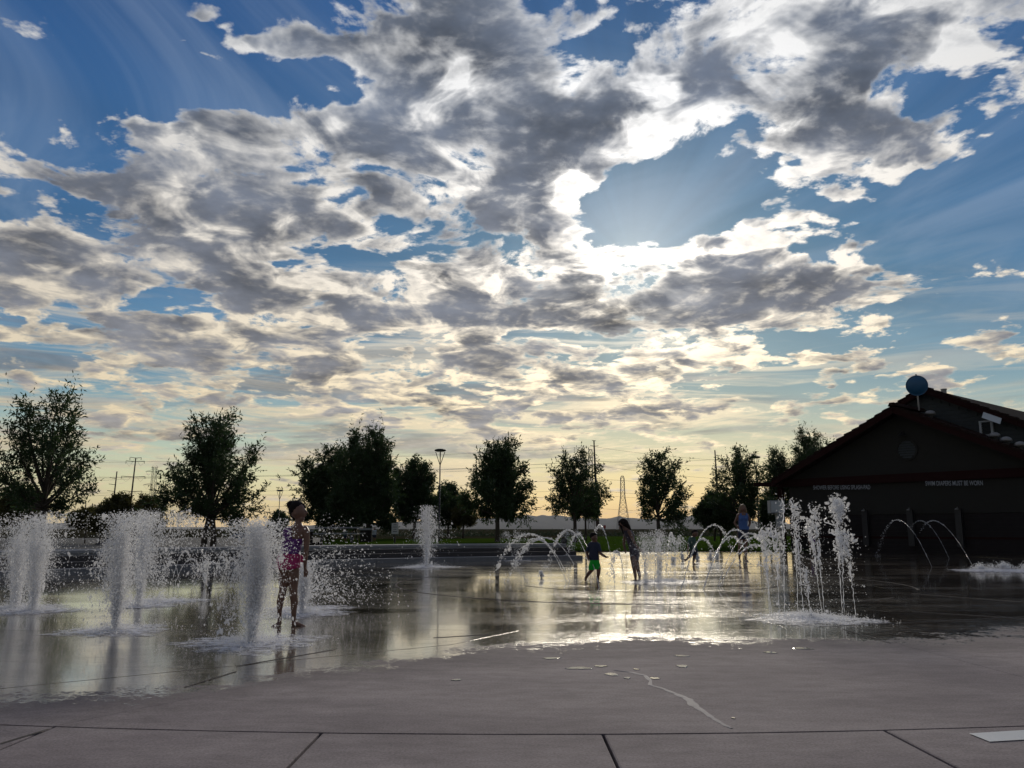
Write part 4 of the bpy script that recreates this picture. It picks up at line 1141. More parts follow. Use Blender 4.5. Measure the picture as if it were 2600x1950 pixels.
# shrubs and grass tufts along the field edge
LM = [(1003, 'the white sign board'), (1060, 'the gap under the rounded tree'), (1118, 'the tall disc park lamp'), (1163, 'the reddish marker post'), (1215, 'the foot of the broad ash'), (1263, 'the trunk of the broad ash'),
      (1320, 'the peak of the mountains at centre'), (1375, 'the left arcs of water'), (1420, 'the gap before the open ash'), (1466, 'the trunk of the open ash'), (1510, 'the running boy'), (1550, 'the gap between boy and girl'), (1600, 'the bending girl'),
      (1655, 'the trunk of the leaning ash'), (1700, 'the pale mist'), (1755, 'the stooping toddler'), (1815, 'the bare leaning pole'), (1860, 'the low dark tree'), (1886, 'the woman in the blue top'),
      (1925, 'the lamp beside the bath house'), (1970, 'the pale grey cabinet'), (2040, 'the corner of the bath house')]
def shrub_row():
    i = 0
    for px in list(range(990, 1480, 26)) + list(range(1500, 2060, 28)):
        rs = np.random.default_rng(300 + i); i += 1
        Y = rs.uniform(58, 66); k = Y / F_PX; c_ = atd(px + rs.uniform(-8, 8), 1358, Y); hgt = rs.uniform(.22, .42); wd = rs.uniform(.8, 1.5)
        n = 150
        A = np.stack([rs.normal(0, wd * .45, n), rs.normal(0, .4, n), np.abs(rs.normal(0, .5, n)) * hgt], 1)
        A[:, 2] = np.minimum(A[:, 2], hgt)
        Dn = A / (np.linalg.norm(A, axis=1)[:, None] + .1) + np.array([0, 0, .6]); Dn /= np.linalg.norm(Dn, axis=1)[:, None]
        V, Fc = leaf_quads(A + np.array([c_.x, Y, .42]), Dn, .20, rs)
        if i == 1: pass
        o = np_mesh('shrub', V - np.array([c_.x, Y, .5]), Fc, MT['hedge'], None, False); o.location = (c_.x, Y, .5)
        side_ = ('between the trees in the middle' if px < 1480 else 'behind the bright lawn')
        near_ = min(LM, key=lambda l: abs(l[0] - px))
        tag(o, 'low shrub at the field edge, ' + ('just left of ' if px < near_[0] - 9 else ('just right of ' if px > near_[0] + 9 else 'straight behind ')) + near_[1], 'shrub', 'low shrubs along the field edge')
shrub_row()
# short grass blades on the bright lawn
def lawn_blades():
    rs = np.random.default_rng(77); n = 26000
    pxs = rs.uniform(1440, 2080, n); yy = rs.uniform(0, 1, n) ** 1.3 * 16
    k = (pxs - 1300) / F_PX * 1.0 / math.cos(PITCH) * math.cos(PITCH)
    e = [at(px, 1400) for px in (1440, 2080)]
    ax = np.interp(pxs, [1440, 2080], [e[0].x / e[0].y, e[1].x / e[1].y])
    yv = e[0].y + .2 + yy; xv = ax * yv
    z = 0.02 + .44 * np.minimum(1, (yy + .2) * 1.03 / 13) ** 1.5
    P_ = np.stack([xv, yv, z], 1); h = rs.uniform(.05, .11, n); wd = .016
    an = rs.uniform(0, 6.28, n); dx_ = np.cos(an) * wd; dy_ = np.sin(an) * wd
    V = np.empty((n, 3, 3)); V[:, 0] = P_ - np.stack([dx_, dy_, 0 * dx_], 1); V[:, 1] = P_ + np.stack([dx_, dy_, 0 * dx_], 1)
    V[:, 2] = P_ + np.stack([rs.normal(0, .03, n), rs.normal(0, .03, n), h], 1)
    o = np_mesh('grass', V.reshape(-1, 3), np.arange(n * 3).reshape(n, 3), MT['blade'], None, False)
    tag(o, 'short bright green grass blades on the lawn', 'grass', kind='stuff')
lawn_blades()

# ------------------------------------------------------------------ small things on the raised ground
sp = atd(1003, 1342, 34.0); sg_ = empty('sign_board', (sp.x, 34, .45)); tag(sg_, 'white rectangular sign board on a post, at the right of the dark tree mass', 'sign')
zt, zb2 = atd(1003, 1328, 34).z, atd(1003, 1356, 34).z; hw = 8.5 * 34 / F_PX
MB().box((sp.x, 34, (zt + zb2) / 2), (hw * 2, .04, zt - zb2)).build('panel', MT['sign_white'], sg_)
MB().box((sp.x, 34.05, (.45 + zt) / 2), (.07, .05, zt - .45)).build('post', MT['dark_metal'], sg_)
for k in range(4): MB().box((sp.x, 33.977, zt - .07 - k * .09), (hw * (1.2 if k % 2 else .9), .004, .022)).build('print_line', MT['navy'], sg_)
def brick_pillar(px, w_px, ptop, Y, lab):
    p = atd(px, ptop, Y); k = Y / F_PX; w_ = w_px * k
    r_ = empty('brick_pillar', (p.x, Y, .45)); tag(r_, lab, 'pillar')
    n = max(3, int((p.z - .45) / .2)); h = (p.z - .45 - .08) / n
    for j in range(n): MB().box((p.x, Y, .45 + h * (j + .5)), (w_, w_ * .8, h - .012)).build('block_course', MT['brick'], r_)
    MB().box((p.x, Y, p.z - .04), (w_ * 1.12, w_ * .95, .08)).build('cap', MT['cap'], r_)
brick_pillar(931, 28, 1341, 36, 'wide dark brick pillar under the trees, left of the standing child in white')
brick_pillar(790, 9, 1345, 33, 'thin pale pillar at the left of the tree mass, right of the girl in purple')
p_ = atd(1535, 1336, 120); r_ = empty('marker_post', (p_.x, 120, .45)); tag(r_, 'small red marker post far off on the field by the steel pole', 'marker')
MB().lathe((p_.x, 120, .45), [(.10, 0), (.10, p_.z - .45 - .1)], 8).build('post', MT['pole'], r_); MB().box((p_.x, 120, p_.z - .1), (.34, .2, .45)).build('head', MT['red_paint'], r_)
p_ = atd(1163, 1341, 110); r_ = empty('marker_post', (p_.x, 110, .45)); tag(r_, 'small reddish marker post far off between the slim tree and the broad ash', 'marker')
MB().lathe((p_.x, 110, .45), [(.08, 0), (.08, p_.z - .45)], 8).build('post', MT['pole'], r_); MB().box((p_.x, 110, p_.z), (.26, .2, .32)).build('head', MT['red_paint'], r_)
# picnic table under the trees
tb = atd(862, 1371, 33); r_ = empty('picnic_table', (tb.x, 33, .45)); tag(r_, 'picnic table under the dark trees with a pale top edge', 'table')
for k in range(4): MB().box((tb.x, 33 - .3 + k * .2, 1.05), (1.7, .19, .05)).build('top_plank', MT['cap'], r_)
for sy in (-.75, .75): MB().box((tb.x, 33 + sy, .82), (1.7, .25, .045)).build('seat_plank', MT['cap'], r_)
for sx in (-.6, .6):
    o = MB(); o.tube([(tb.x + sx, 33 - .65, .46), (tb.x + sx, 33 - .15, 1.02)], .035, 6); o.tube([(tb.x + sx, 33 + .65, .46), (tb.x + sx, 33 + .15, 1.02)], .035, 6); o.tube([(tb.x + sx, 33 - .8, .78), (tb.x + sx, 33 + .8, .78)], .03, 6); o.build('leg_frame', MT['dark_metal'], r_)

# ------------------------------------------------------------------ parked cars
def parked_car(x, Y, z0, heading, paint, lab):
    root = empty('parked_car', (x, Y, z0)); tag(root, lab, 'car', 'cars in the parking lane')
    L, Wd = 4.5, 1.76
    rot = Matrix.Rotation(heading, 3, 'Z')
    T_ = lambda p: Vector((x, Y, z0)) + rot @ Vector(p)
    side = [(-2.22, .30), (-2.25, .62), (-2.05, .86), (-1.3, .95), (-.9, .98), (1.2, .99), (1.85, .93), (2.18, .72), (2.24, .45), (2.20, .28)]
    sect = [(-.88, .0), (-.80, .10)]
    b = MB(); n = len(side)
    for yy, sh in ((-.84, .05), (-.88, .0), (.88, .0), (.84, .05)):
        for (a, c_) in side: b.v.append(tuple(T_((a * (1 - sh * .3), yy, .3 + (c_ - .3) * (1 - sh)))))
    for r0_ in range(3):
        for k in range(n - 1): b.f.append((r0_ * n + k, r0_ * n + k + 1, (r0_ + 1) * n + k + 1, (r0_ + 1) * n + k))
    b.f += [tuple(range(n))[::-1], tuple(range(3 * n, 4 * n)), (0, n, 2 * n, 3 * n), (n - 1, 4 * n - 1, 3 * n - 1, 2 * n - 1)]
    b.build('body', paint, root, fix=True)
    cab_ = [(-1.25, .95), (-.62, 1.36), (.35, 1.44), (1.05, 1.34), (1.75, .97)]
    b = MB(); n = len(cab_)
    for yy, sh in ((-.80, 0), (.80, 0)):
        for (a, c_) in cab_: b.v.append(tuple(T_((a, yy * (1 if c_ < 1 else .80), c_))))
    for k in range(n - 1): b.f.append((k, k + 1, n + k + 1, n + k))
    b.f += [tuple(range(n))[::-1], tuple(range(n, 2 * n))]
    b.build('cabin_glass', MT['car_glass'], root, fix=True)
    b = MB()
    for k in (1, 2):
        for yy in (1,): b.v += [tuple(T_((cab_[k][0], -.66, cab_[k][1] + .012))), tuple(T_((cab_[k][0], .66, cab_[k][1] + .012)))]
    b.v += [tuple(T_((cab_[3][0], -.66, cab_[3][1] + .012))), tuple(T_((cab_[3][0], .66, cab_[3][1] + .012)))]
    b.f = [(0, 1, 3, 2), (2, 3, 5, 4)]; b.build('roof', paint, root)
    for sy in (-1, 1):
        b = MB()
        for k in range(4): b.tube([T_((cab_[k][0], sy * (.80 if cab_[k][1] < 1 else .645), cab_[k][1])), T_((cab_[k + 1][0], sy * (.80 if cab_[k + 1][1] < 1 else .645), cab_[k + 1][1]))], .035, 5)
        b.tube([T_((.30, sy * .645, 1.43)), T_((.35, sy * .80, .96))], .03, 5)
        b.build('door_frame', paint, root)
        for wx_ in (-1.38, 1.38):
            w_ = MB(); Mw = rot @ Matrix.Rotation(R(90), 3, 'X')
            w_.lathe(T_((wx_, sy * .80, .32)), [(.20, -.10), (.31, -.10), (.33, -.06), (.33, .06), (.31, .10), (.20, .10)], 18, Mw); wh = w_.build('wheel', MT['rubber'], root, True)
            w_ = MB(); w_.lathe(T_((wx_, sy * .80, .32)), [(.02, -.105), (.195, -.102), (.195, .102), (.02, .105)], 14, Mw); o = w_.build('rim', MT['steel'], None)
            adopt(o, wh)
        hl = MB(); hl.box(T_((-2.2, sy * .62, .70)), (.08, .30, .13), rot); hl.build('headlight', MT['lamp_glass'], root)
        tl_ = MB(); tl_.box(T_((2.17, sy * .66, .74)), (.08, .24, .14), rot); tl_.build('tail_light', MT['red_paint'], root)
c1 = atd(300, 1385, 58); parked_car(c1.x, 58, -.985, R(8), MT['car_dark'], 'black car whose rounded roof shows above the seat wall at the left')
c2 = atd(612, 1375, 98); parked_car(c2.x, 98, -.985, R(2), MT['car_light'], 'pale blue car parked behind the big jet left of the girl in purple')
# ------------------------------------------------------------------ people
class Fig:
    """one body: lofts and tapered limbs fused into a single surface"""
    def __init__(s, Y): s.Y = Y; s.m = MB(); s.k = Y / F_PX
    def J(s, px, py, dy=0.0): return atd(px, py, s.Y) + Vector((0, dy, 0))
    def limb(s, pts, n=12):
        """pts: (px, py, dy, radius_px)"""
        P_ = [(s.J(a, b, c), r * s.k) for a, b, c, r in pts]
        out = []; rr = []
        for (p, r), (q, r2) in zip(P_[:-1], P_[1:]):
            for t in np.linspace(0, 1, 4, endpoint=False): out.append(p.lerp(q, t)); rr.append(r + (r2 - r) * t)
        out.append(P_[-1][0]); rr.append(P_[-1][1])
        s.m.tube(out, rr, n)
        for (p, r) in P_: s.ball(p, r * .99)
        return s
    def ball(s, p, r, sx=1, sy=1, sz=1, n=12):
        prof = [(max(1e-4, r * math.sin(t)), -r * math.cos(t)) for t in np.linspace(0.12, math.pi - .12, 9)]
        s.m.lathe(p, prof, n, Matrix.Diagonal((sx, sy, sz))); return s
    def torso(s, rings, n=18):
        """rings: (px, py, dy, half width px, half depth px)"""
        s.m.loft([(s.J(a, b, c), w * s.k, d * s.k) for a, b, c, w, d in rings], n); return s
    def finish(s, name, mat, parent, voxel=.008, smooth=4):
        o = s.m.build(name + '_raw', mat, None, True, True)
        md = o.modifiers.new('r', 'REMESH'); md.mode = 'VOXEL'; md.voxel_size = voxel; md.use_smooth_shade = True
        m2 = o.modifiers.new('s', 'SMOOTH'); m2.factor = .5; m2.iterations = smooth
        bpy.context.view_layer.update(); dg = bpy.context.evaluated_depsgraph_get()
        me = bpy.data.meshes.new_from_object(o.evaluated_get(dg)); bpy.data.objects.remove(o)
        me.name = name; me.materials.clear(); me.materials.append(mat)
        ob = bpy.data.objects.new(name, me); C.objects.link(ob); adopt(ob, parent); s.body = ob
        return ob
    def cloth(s, name, mat, pred, parent, off=.006, soft=0):
        """garment: the body surface inside pred, lifted off the skin"""
        b = bmesh.new(); b.from_mesh(s.body.data); b.normal_update()
        kill = [f for f in b.faces if not pred(f.calc_center_median())]
        bmesh.ops.delete(b, geom=kill, context='FACES')
        for v in b.verts: v.co += v.normal * off
        me = bpy.data.meshes.new(name); b.to_mesh(me); b.free()
        me.polygons.foreach_set('use_smooth', [True] * len(me.polygons)); me.materials.append(mat)
        o = bpy.data.objects.new(name, me); C.objects.link(o)
        sm = o.modifiers.new('t', 'SOLIDIFY'); sm.thickness = .003; sm.offset = 1
        adopt(o, parent); return o
def hand(f, wx_, wy, dy, dx_, dyp, scale, curl=0.0):
    """palm and five fingers; direction (dx_, dyp) in px per hand length"""
    L = scale; f.limb([(wx_, wy, dy, L * .17), (wx_ + dx_ * L * .45, wy + dyp * L * .45, dy, L * .21)])
    px_, py_ = wx_ + dx_ * L * .48, wy + dyp * L * .48; nx, ny = -dyp, dx_
    for i, (o, ln) in enumerate(((-.17, .44), (-.06, .52), (.05, .49), (.16, .38))):
        a = (px_ + nx * o * L, py_ + ny * o * L); d = (dx_ + nx * o * .5, dyp + ny * o * .5)
        f.limb([(a[0], a[1], dy + o * .02, L * .065), (a[0] + d[0] * ln * L * .55, a[1] + d[1] * ln * L * .55, dy - curl * L * f.k * .1, L * .06), (a[0] + d[0] * ln * L * .95, a[1] + d[1] * ln * L * .95, dy - curl * L * f.k * .35, L * .05)], 8)
    a = (wx_ + dx_ * L * .15 - nx * .17 * L, wy + dyp * L * .15 - ny * .17 * L)
    f.limb([(a[0], a[1], dy, L * .08), (a[0] + dx_ * .2 * L - nx * .14 * L, a[1] + dyp * .2 * L - ny * .14 * L, dy - L * f.k * .08, L * .07), (a[0] + dx_ * .38 * L - nx * .16 * L, a[1] + dyp * .38 * L - ny * .16 * L, dy - L * f.k * .14, L * .055)], 8)

# --- girl in the purple and pink swimsuit, seen from behind, face turned to the right
Y1 = at(745, 1588).y
root = empty('person', (atd(738, 1590, Y1).x, Y1, 0)); tag(root, 'girl with a hair bun, purple and hot pink swimsuit, beside the biggest white jet', 'person')
f = Fig(Y1)
f.torso([(731, 1452, 0, 14, 12), (731, 1440, 0, 26, 19), (732, 1425, 0, 28, 21), (736, 1405, 0, 24, 18), (741, 1385, 0, 22, 16.5), (746, 1365, 0, 26, 17.5), (751, 1350, 0, 28, 17), (754, 1340, 0, 24, 14), (756, 1334, 0, 13, 10), (757, 1328, 0, 9, 9), (758, 1318, 0, 8, 8.5)])
f.ball(f.J(720, 1436, -.03), 14.5 * f.k); f.ball(f.J(744, 1436, -.03), 14.5 * f.k)
# head: skull, jaw, nose, lips, ear
f.ball(f.J(756, 1296, .0), 21 * f.k, .93, 1.0, 1.0, 18)
f.limb([(760, 1312, .0, 11), (769, 1318, -.02, 6)])
f.ball(f.J(769, 1303, -.01), 10 * f.k, .9, 1, 1.3)
f.limb([(776, 1296, -.01, 2.6), (780.5, 1302, -.012, 2.4), (777, 1305, -.012, 2.2)], 8)
f.limb([(775, 1309, -.012, 2.6), (777.5, 1310, -.012, 1.8)], 8)
f.ball(f.J(758, 1303, -.088), 4.4 * f.k, .7, .4, 1.1)
# arms: the right one hangs and bends, the left one is held in front
f.limb([(773, 1345, -.01, 10.5), (779, 1352, -.02, 9), (780, 1378, -.02, 7.2), (778, 1402, -.02, 6.2), (777, 1414, -.02, 6.2), (775, 1434, -.01, 4.6), (775, 1444, 0, 4.1)])
hand(f, 775, 1444, 0, .05, 1.0, 23, .6)
f.limb([(731, 1346, .0, 10), (724, 1356, .03, 8.5), (722, 1380, .09, 7), (724, 1400, .13, 6.2), (732, 1410, .22, 5), (740, 1416, .27, 4.2)])
hand(f, 740, 1416, .27, .8, .5, 21, .5)
# legs and feet
f.limb([(721, 1440, 0, 15.5), (720, 1468, 0, 13.5), (719, 1495, 0, 10), (717, 1508, -.01, 9.5), (712, 1528, -.01, 9), (710, 1550, 0, 6.2), (709, 1568, .01, 5), (709, 1580, .01, 5.5)])
f.limb([(709, 1583, .02, 5.5), (705, 1586, -.04, 5), (701, 1588, -.09, 4.2), (699, 1589, -.12, 3)])
f.limb([(744, 1440, 0, 15.5), (745, 1468, 0, 14), (745, 1495, 0, 10.5), (745, 1508, 0, 10), (747, 1528, .01, 9.6), (746, 1550, 0, 7), (746, 1568, 0, 5.6), (747, 1578, 0, 5.8)])
f.limb([(745, 1583, .0, 6), (757, 1584, -.03, 5.6), (769, 1587, -.05, 4.4), (777, 1589, -.06, 3.2)])
for i, (o, r_) in enumerate(((0, 2.4), (-.014, 2), (-.026, 1.8), (-.037, 1.7), (-.047, 1.6))): f.limb([(774 - i * 1.5, 1589, -.045 + o, r_), (781 - i * 2.2, 1590, -.05 + o, r_ * .9)], 6)
f.finish('body', MT['skin'], root, .0072, 5)
zt_ = lambda py: atd(741, py, Y1).z; xk = lambda px: atd(px, 1400, Y1).x
zA, zB, zC = zt_(1341), zt_(1408), zt_(1446)
inarm = lambda c: c.x > xk(765) and c.z < zt_(1352)
strap = lambda c: c.z > zt_(1364) and (abs((c.x - xk(745)) - (zt_(1364) - c.z) * -.55) > .03)
def suit(c):
    if not (zB < c.z < zA) or (c.y < Y1 and c.x > xk(767)): return False
    if c.x > xk(768) or c.x < xk(712): return False
    if c.z > zt_(1368) and c.y < Y1 + .03:      # low back, crossed by one strap over the left shoulder
        return c.x < xk(745) - (c.z - zt_(1368)) * .2
    return True
f.cloth('swimsuit_top', MT['purple'], suit, root, .006)
def skirt(c):
    if abs(c.x - xk(732)) > 30 * f.k or c.z > zB + .004: return False
    rise = .35 * abs(c.x - xk(732)) / (28 * f.k)
    return c.z > zC + rise * .06
f.cloth('swimsuit_bottom', MT['pink'], skirt, root, .010)
h = Fig(Y1)
h.ball(h.J(752.5, 1292, .005), 22.3 * h.k, .90, .98, .98, 18); h.ball(h.J(747, 1302, .01), 14 * h.k, .95, 1, 1.05)
h.ball(h.J(738.5, 1281.5, -.01), 10.4 * h.k, 1, 1, 1.0); h.ball(h.J(743, 1289, .0), 8 * h.k, 1, 1, 1.0); h.limb([(748, 1312, 0, 7), (749, 1318, .01, 4)])
h.limb([(757, 1276, 0, 6), (768, 1283, 0, 6), (773, 1289, 0, 4)])
h.finish('hair', MT['hair'], root, .008, 2)
MB().lathe(f.J(777.2, 1298, -.03), [(.002, -.005), (.007, 0), (.002, .005)], 8).build('eye', MT['eye'], root)

# --- girl leaning forward with long wet hair
Y2 = at(1605, 1477).y
root = empty('person', (atd(1605, 1476, Y2).x, Y2, 0)); tag(root, 'long-haired girl in a dark swimsuit leaning forward over an arc of water', 'person')
f = Fig(Y2)
f.torso([(1611, 1424, 0, 8, 6.5), (1612, 1412, 0, 11.5, 9), (1611, 1402, 0, 12, 9), (1607, 1388, 0, 10, 8), (1602, 1372, 0, 10, 8), (1597, 1356, 0, 11, 9), (1592, 1346, 0, 10, 8), (1588, 1340, 0, 6.5, 6)])
f.limb([(1588, 1342, 0, 4.8), (1583, 1333, 0, 4.4)])
f.ball(f.J(1580, 1329, 0), 9.8 * f.k, .95, .95, 1.05, 16); f.limb([(1578, 1335, 0, 6.5), (1575, 1340, 0, 4)])
f.limb([(1571, 1330, 0, 1.3), (1569.6, 1333, 0, 1.2)], 6)
f.limb([(1596, 1350, -.10, 5), (1603, 1366, -.13, 4.2), (1611, 1382, -.15, 3.6), (1618, 1390, -.13, 3.1), (1626, 1398, -.1, 2.4)])
hand(f, 1626, 1398, -.10, .72, .68, 12, .2)
f.limb([(1592, 1350, .10, 5), (1588, 1366, .12, 4.2), (1586, 1382, .12, 3.4), (1588, 1395, .08, 2.6)])
hand(f, 1588, 1395, .08, .2, .95, 11, .5)
f.limb([(1607, 1416, -.05, 7.4), (1608, 1432, -.05, 6.3), (1610, 1447, -.04, 4.6), (1612, 1458, -.04, 4.3), (1613, 1470, -.04, 3)])
f.limb([(1613, 1473, -.04, 2.9), (1606, 1475.5, -.05, 2.6), (1598, 1477.5, -.07, 1.8)])
f.limb([(1614, 1416, .05, 7.4), (1618, 1432, .05, 6.4), (1621, 1447, .04, 4.7), (1624, 1458, .03, 4.3), (1625, 1469, .03, 3)])
f.limb([(1625, 1471, .03, 2.9), (1621, 1473.5, -.02, 2.6), (1616, 1475, -.06, 1.8)])
f.finish('body', MT['skin_dark'], root, .0085, 3)
zz1, zz2 = atd(1600, 1347, Y2).z, atd(1600, 1421, Y2).z
def s2(c):
    ax_ = atd(1611 + (1590 - 1611) * min(1, max(0, (c.z - atd(1600, 1412, Y2).z) / (zz1 - atd(1600, 1412, Y2).z))), 1400, Y2).x
    return zz2 < c.z < zz1 and abs(c.x - ax_) < 15 * f.k and abs(c.y - Y2) < .085
f.cloth('swimsuit', MT['swim_dark'], s2, root, .005)
h = Fig(Y2); h.ball(h.J(1582, 1327, 0), 10.8 * h.k, 1, 1, 1.03); h.limb([(1574, 1326, 0, 5), (1574, 1333, -.02, 3.5), (1578, 1343, -.06, 2.6), (1582, 1356, -.07, 1.6)])
h.limb([(1586, 1326, 0, 8.5), (1594, 1338, 0, 6.5), (1600, 1350, 0, 5), (1606, 1364, 0, 3.4), (1610, 1374, 0, 1.6)])
h.finish('hair', MT['hair'], root, .010, 2)

# --- small boy in bright green shorts, running
Y3 = at(1520, 1478).y
root = empty('person', (atd(1515, 1478, Y3).x, Y3, 0)); tag(root, 'small boy in neon green shorts and a dark shirt running through the arcs', 'person')
f = Fig(Y3)
f.torso([(1510, 1432, 0, 9, 7), (1510, 1424, 0, 12, 8.5), (1508, 1412, 0, 11.5, 8), (1508, 1398, 0, 10.5, 7.5), (1508, 1386, 0, 12.5, 8), (1508, 1379, 0, 11, 7), (1508, 1375, 0, 6, 5)])
f.limb([(1508, 1378, 0, 4.2), (1508, 1370, 0, 4)])
f.ball(f.J(1508, 1364, 0), 9.2 * f.k, .95, 1, 1.08, 16); f.limb([(1511, 1371, -.02, 5), (1514, 1374, -.03, 2.8)]); f.limb([(1515.5, 1366, -.06, 1.4), (1517, 1368, -.07, 1.3)], 6)
f.ball(f.J(1504, 1366, -.075), 2 * f.k, .8, .5, 1.2)
f.limb([(1518, 1384, 0, 5), (1521, 1396, -.03, 4.4), (1524, 1405, -.05, 3.8), (1532, 1411, -.08, 3.2), (1538, 1414, -.08, 2.5)])
hand(f, 1537, 1414, -.08, .95, .05, 8.5, 1.4)
f.limb([(1498, 1384, 0, 5), (1494, 1395, .03, 4.3), (1491, 1405, .05, 3.7), (1492, 1413, .0, 3), (1493, 1418, -.03, 2.4)])
hand(f, 1493, 1417, -.03, .2, .9, 8, 1.2)
f.limb([(1504, 1430, 0, 7.6), (1506, 1440, 0, 6.4), (1501, 1450, .04, 5), (1495, 1458, .1, 4.4), (1491, 1466, .15, 3.4), (1489, 1470, .17, 2.9)])
f.limb([(1490, 1466, .17, 3.2), (1489, 1471, .15, 3.2), (1488, 1475, .12, 2.4)])
f.limb([(1515, 1430, 0, 7.6), (1519, 1443, -.03, 6), (1520, 1453, -.04, 4.6), (1518, 1463, -.02, 4), (1517.5, 1472, 0, 3)])
f.limb([(1517.5, 1476, 0, 3), (1520, 1478, -.06, 2.6), (1522, 1479, -.10, 1.9)])
f.finish('body', MT['skin_dark'], root, .0085, 3)
za, zb3, zc = atd(1510, 1377, Y3).z, atd(1510, 1419, Y3).z, atd(1510, 1446, Y3).z; xa, xb = atd(1486.5, 1400, Y3).x, atd(1526.5, 1400, Y3).x
f.cloth('shirt', MT['navy'], lambda c: zb3 - .02 < c.z < za and xa < c.x < xb and not (c.z < atd(1510, 1400, Y3).z and (c.x > atd(1519, 1400, Y3).x or c.x < atd(1496, 1400, Y3).x)), root, .008)
sh = Fig(Y3)
sh.torso([(1509, 1446, 0, 14.5, 9.5), (1509, 1432, 0, 14.5, 10), (1509, 1419, 0, 12.2, 8.8)])
sh.m = MB(); 
sh.torso([(1502.5, 1447, 0, 8.3, 9), (1503, 1437, 0, 8.6, 9.8), (1506, 1428, 0, 9, 9.6), (1508, 1418, 0, 10.6, 8.8)]); sh.torso([(1518, 1445, -.01, 7.8, 9), (1516.5, 1436, 0, 8, 9.8), (1513, 1428, 0, 9, 9.6), (1510, 1418, 0, 10.6, 8.8)])
sh.finish('shorts', MT['green'], root, .009, 2)
h = Fig(Y3); h.ball(h.J(1506.5, 1360.5, .01), 9.9 * h.k, 1, 1, .95); h.finish('hair', MT['hair'], root, .011, 1)

# --- toddler stooping to touch the water
Y4 = at(1762, 1433).y
root = empty('person', (atd(1760, 1433, Y4).x, Y4, 0)); tag(root, 'toddler in a dull teal shirt stooping behind the arcs, left of the woman', 'person')
f = Fig(Y4)
f.torso([(1763, 1404, 0, 6.5, 6.5), (1763, 1397, 0, 8, 7.5), (1760, 1386, 0, 8.5, 7.5), (1757, 1374, 0, 9, 7.5), (1757, 1367, 0, 8, 6.5), (1759, 1363, 0, 4, 4)])
f.limb([(1760, 1364, 0, 3.4), (1763, 1358, 0, 3.2)]); f.ball(f.J(1765, 1355, 0), 8.2 * f.k, 1, 1, 1.05)
f.limb([(1752, 1368, 0, 3.4), (1748, 1380, -.05, 3), (1746, 1392, -.08, 2.6), (1745, 1402, -.08, 2)]); hand(f, 1745, 1402, -.08, -.2, .95, 7, .6)
f.limb([(1762, 1368, 0, 3.4), (1764, 1382, -.06, 2.8), (1762, 1392, -.1, 2.2)]); hand(f, 1762, 1392, -.1, -.3, .9, 7, .6)
f.limb([(1759, 1402, 0, 5), (1754, 1410, .05, 4.2), (1748, 1418, .12, 3), (1744, 1424, .2, 2.4), (1742, 1421, .24, 2.2)])
f.limb([(1764, 1402, 0, 5), (1763, 1414, 0, 4), (1761, 1424, 0, 3), (1760, 1431, 0, 2.4)]); f.limb([(1760, 1432, 0, 2.4), (1766, 1433, -.04, 2.1), (1771, 1433.5, -.07, 1.5)])
f.finish('body', MT['skin_dark'], root, .012, 2)
za, zb3 = atd(1760, 1364, Y4).z, atd(1760, 1395, Y4).z
f.cloth('shirt', MT['teal'], lambda c: zb3 < c.z < za and abs(c.x - atd(1757, 1380, Y4).x) < 10.5 * f.k, root, .010)
f.cloth('shorts', MT['navy'], lambda c: atd(1760, 1409, Y4).z < c.z <= zb3 and abs(c.x - atd(1762, 1380, Y4).x) < 10 * f.k and abs(c.y - Y4) < .16, root, .012)
h = Fig(Y4); h.ball(h.J(1764.5, 1352.5, .02), 8.9 * h.k, 1, 1, .95); h.finish('hair', MT['hair'], root, .013, 1)

# --- woman in a blue tank top, hands on hips
Y5 = 26.5
root = empty('person', (atd(1886, 1420, Y5).x, Y5, 0)); tag(root, 'woman in a pale blue tank top and dark shorts standing with hands on hips', 'person')
f = Fig(Y5)
f.torso([(1886, 1364, 0, 9, 8), (1886, 1355, 0, 13.5, 10.5), (1886, 1347, 0, 13, 10), (1886, 1335, 0, 10.5, 8), (1886, 1322, 0, 11.5, 8.5), (1886, 1312, 0, 13.5, 8.5), (1886, 1305, 0, 12, 7), (1886, 1301, 0, 5, 4.5)])
f.ball(f.J(1881, 1317, -.07), 5 * f.k); f.ball(f.J(1891, 1317, -.07), 5 * f.k)
f.limb([(1886, 1303, 0, 3.8), (1886, 1297, 0, 3.6)]); f.ball(f.J(1886, 1291, 0), 7.8 * f.k, .88, 1, 1.15, 16); f.limb([(1886, 1291, -.095, 1), (1886, 1293.5, -.105, 1)], 6)
for sg in (-1, 1):
    f.limb([(1886 + sg * 12, 1308, 0, 3.8), (1886 + sg * 16, 1318, .02, 3.4), (1886 + sg * 19.5, 1328, .05, 2.9), (1886 + sg * 15, 1337, 0, 2.5), (1886 + sg * 12, 1342, -.05, 2)])
    hand(f, 1886 + sg * 12.5, 1341, -.05, -sg * .75, .5, 7.5, .4)
    f.limb([(1886 + sg * 6.5, 1360, 0, 7.2), (1886 + sg * 7, 1375, 0, 6), (1886 + sg * 7.5, 1388, 0, 4.3), (1886 + sg * 8, 1400, .02, 4.3), (1886 + sg * 8, 1414, .02, 2.6), (1886 + sg * 8, 1421, .01, 2.4)])
    f.limb([(1886 + sg * 8, 1422.5, .01, 2.4), (1886 + sg * 9, 1423.5, -.08, 2.4), (1886 + sg * 9.5, 1424.5, -.17, 1.8)])
f.finish('body', MT['skin'], root, .013, 2)
za, zb3, zc = atd(1886, 1309, Y5).z, atd(1886, 1345, Y5).z, atd(1886, 1369, Y5).z
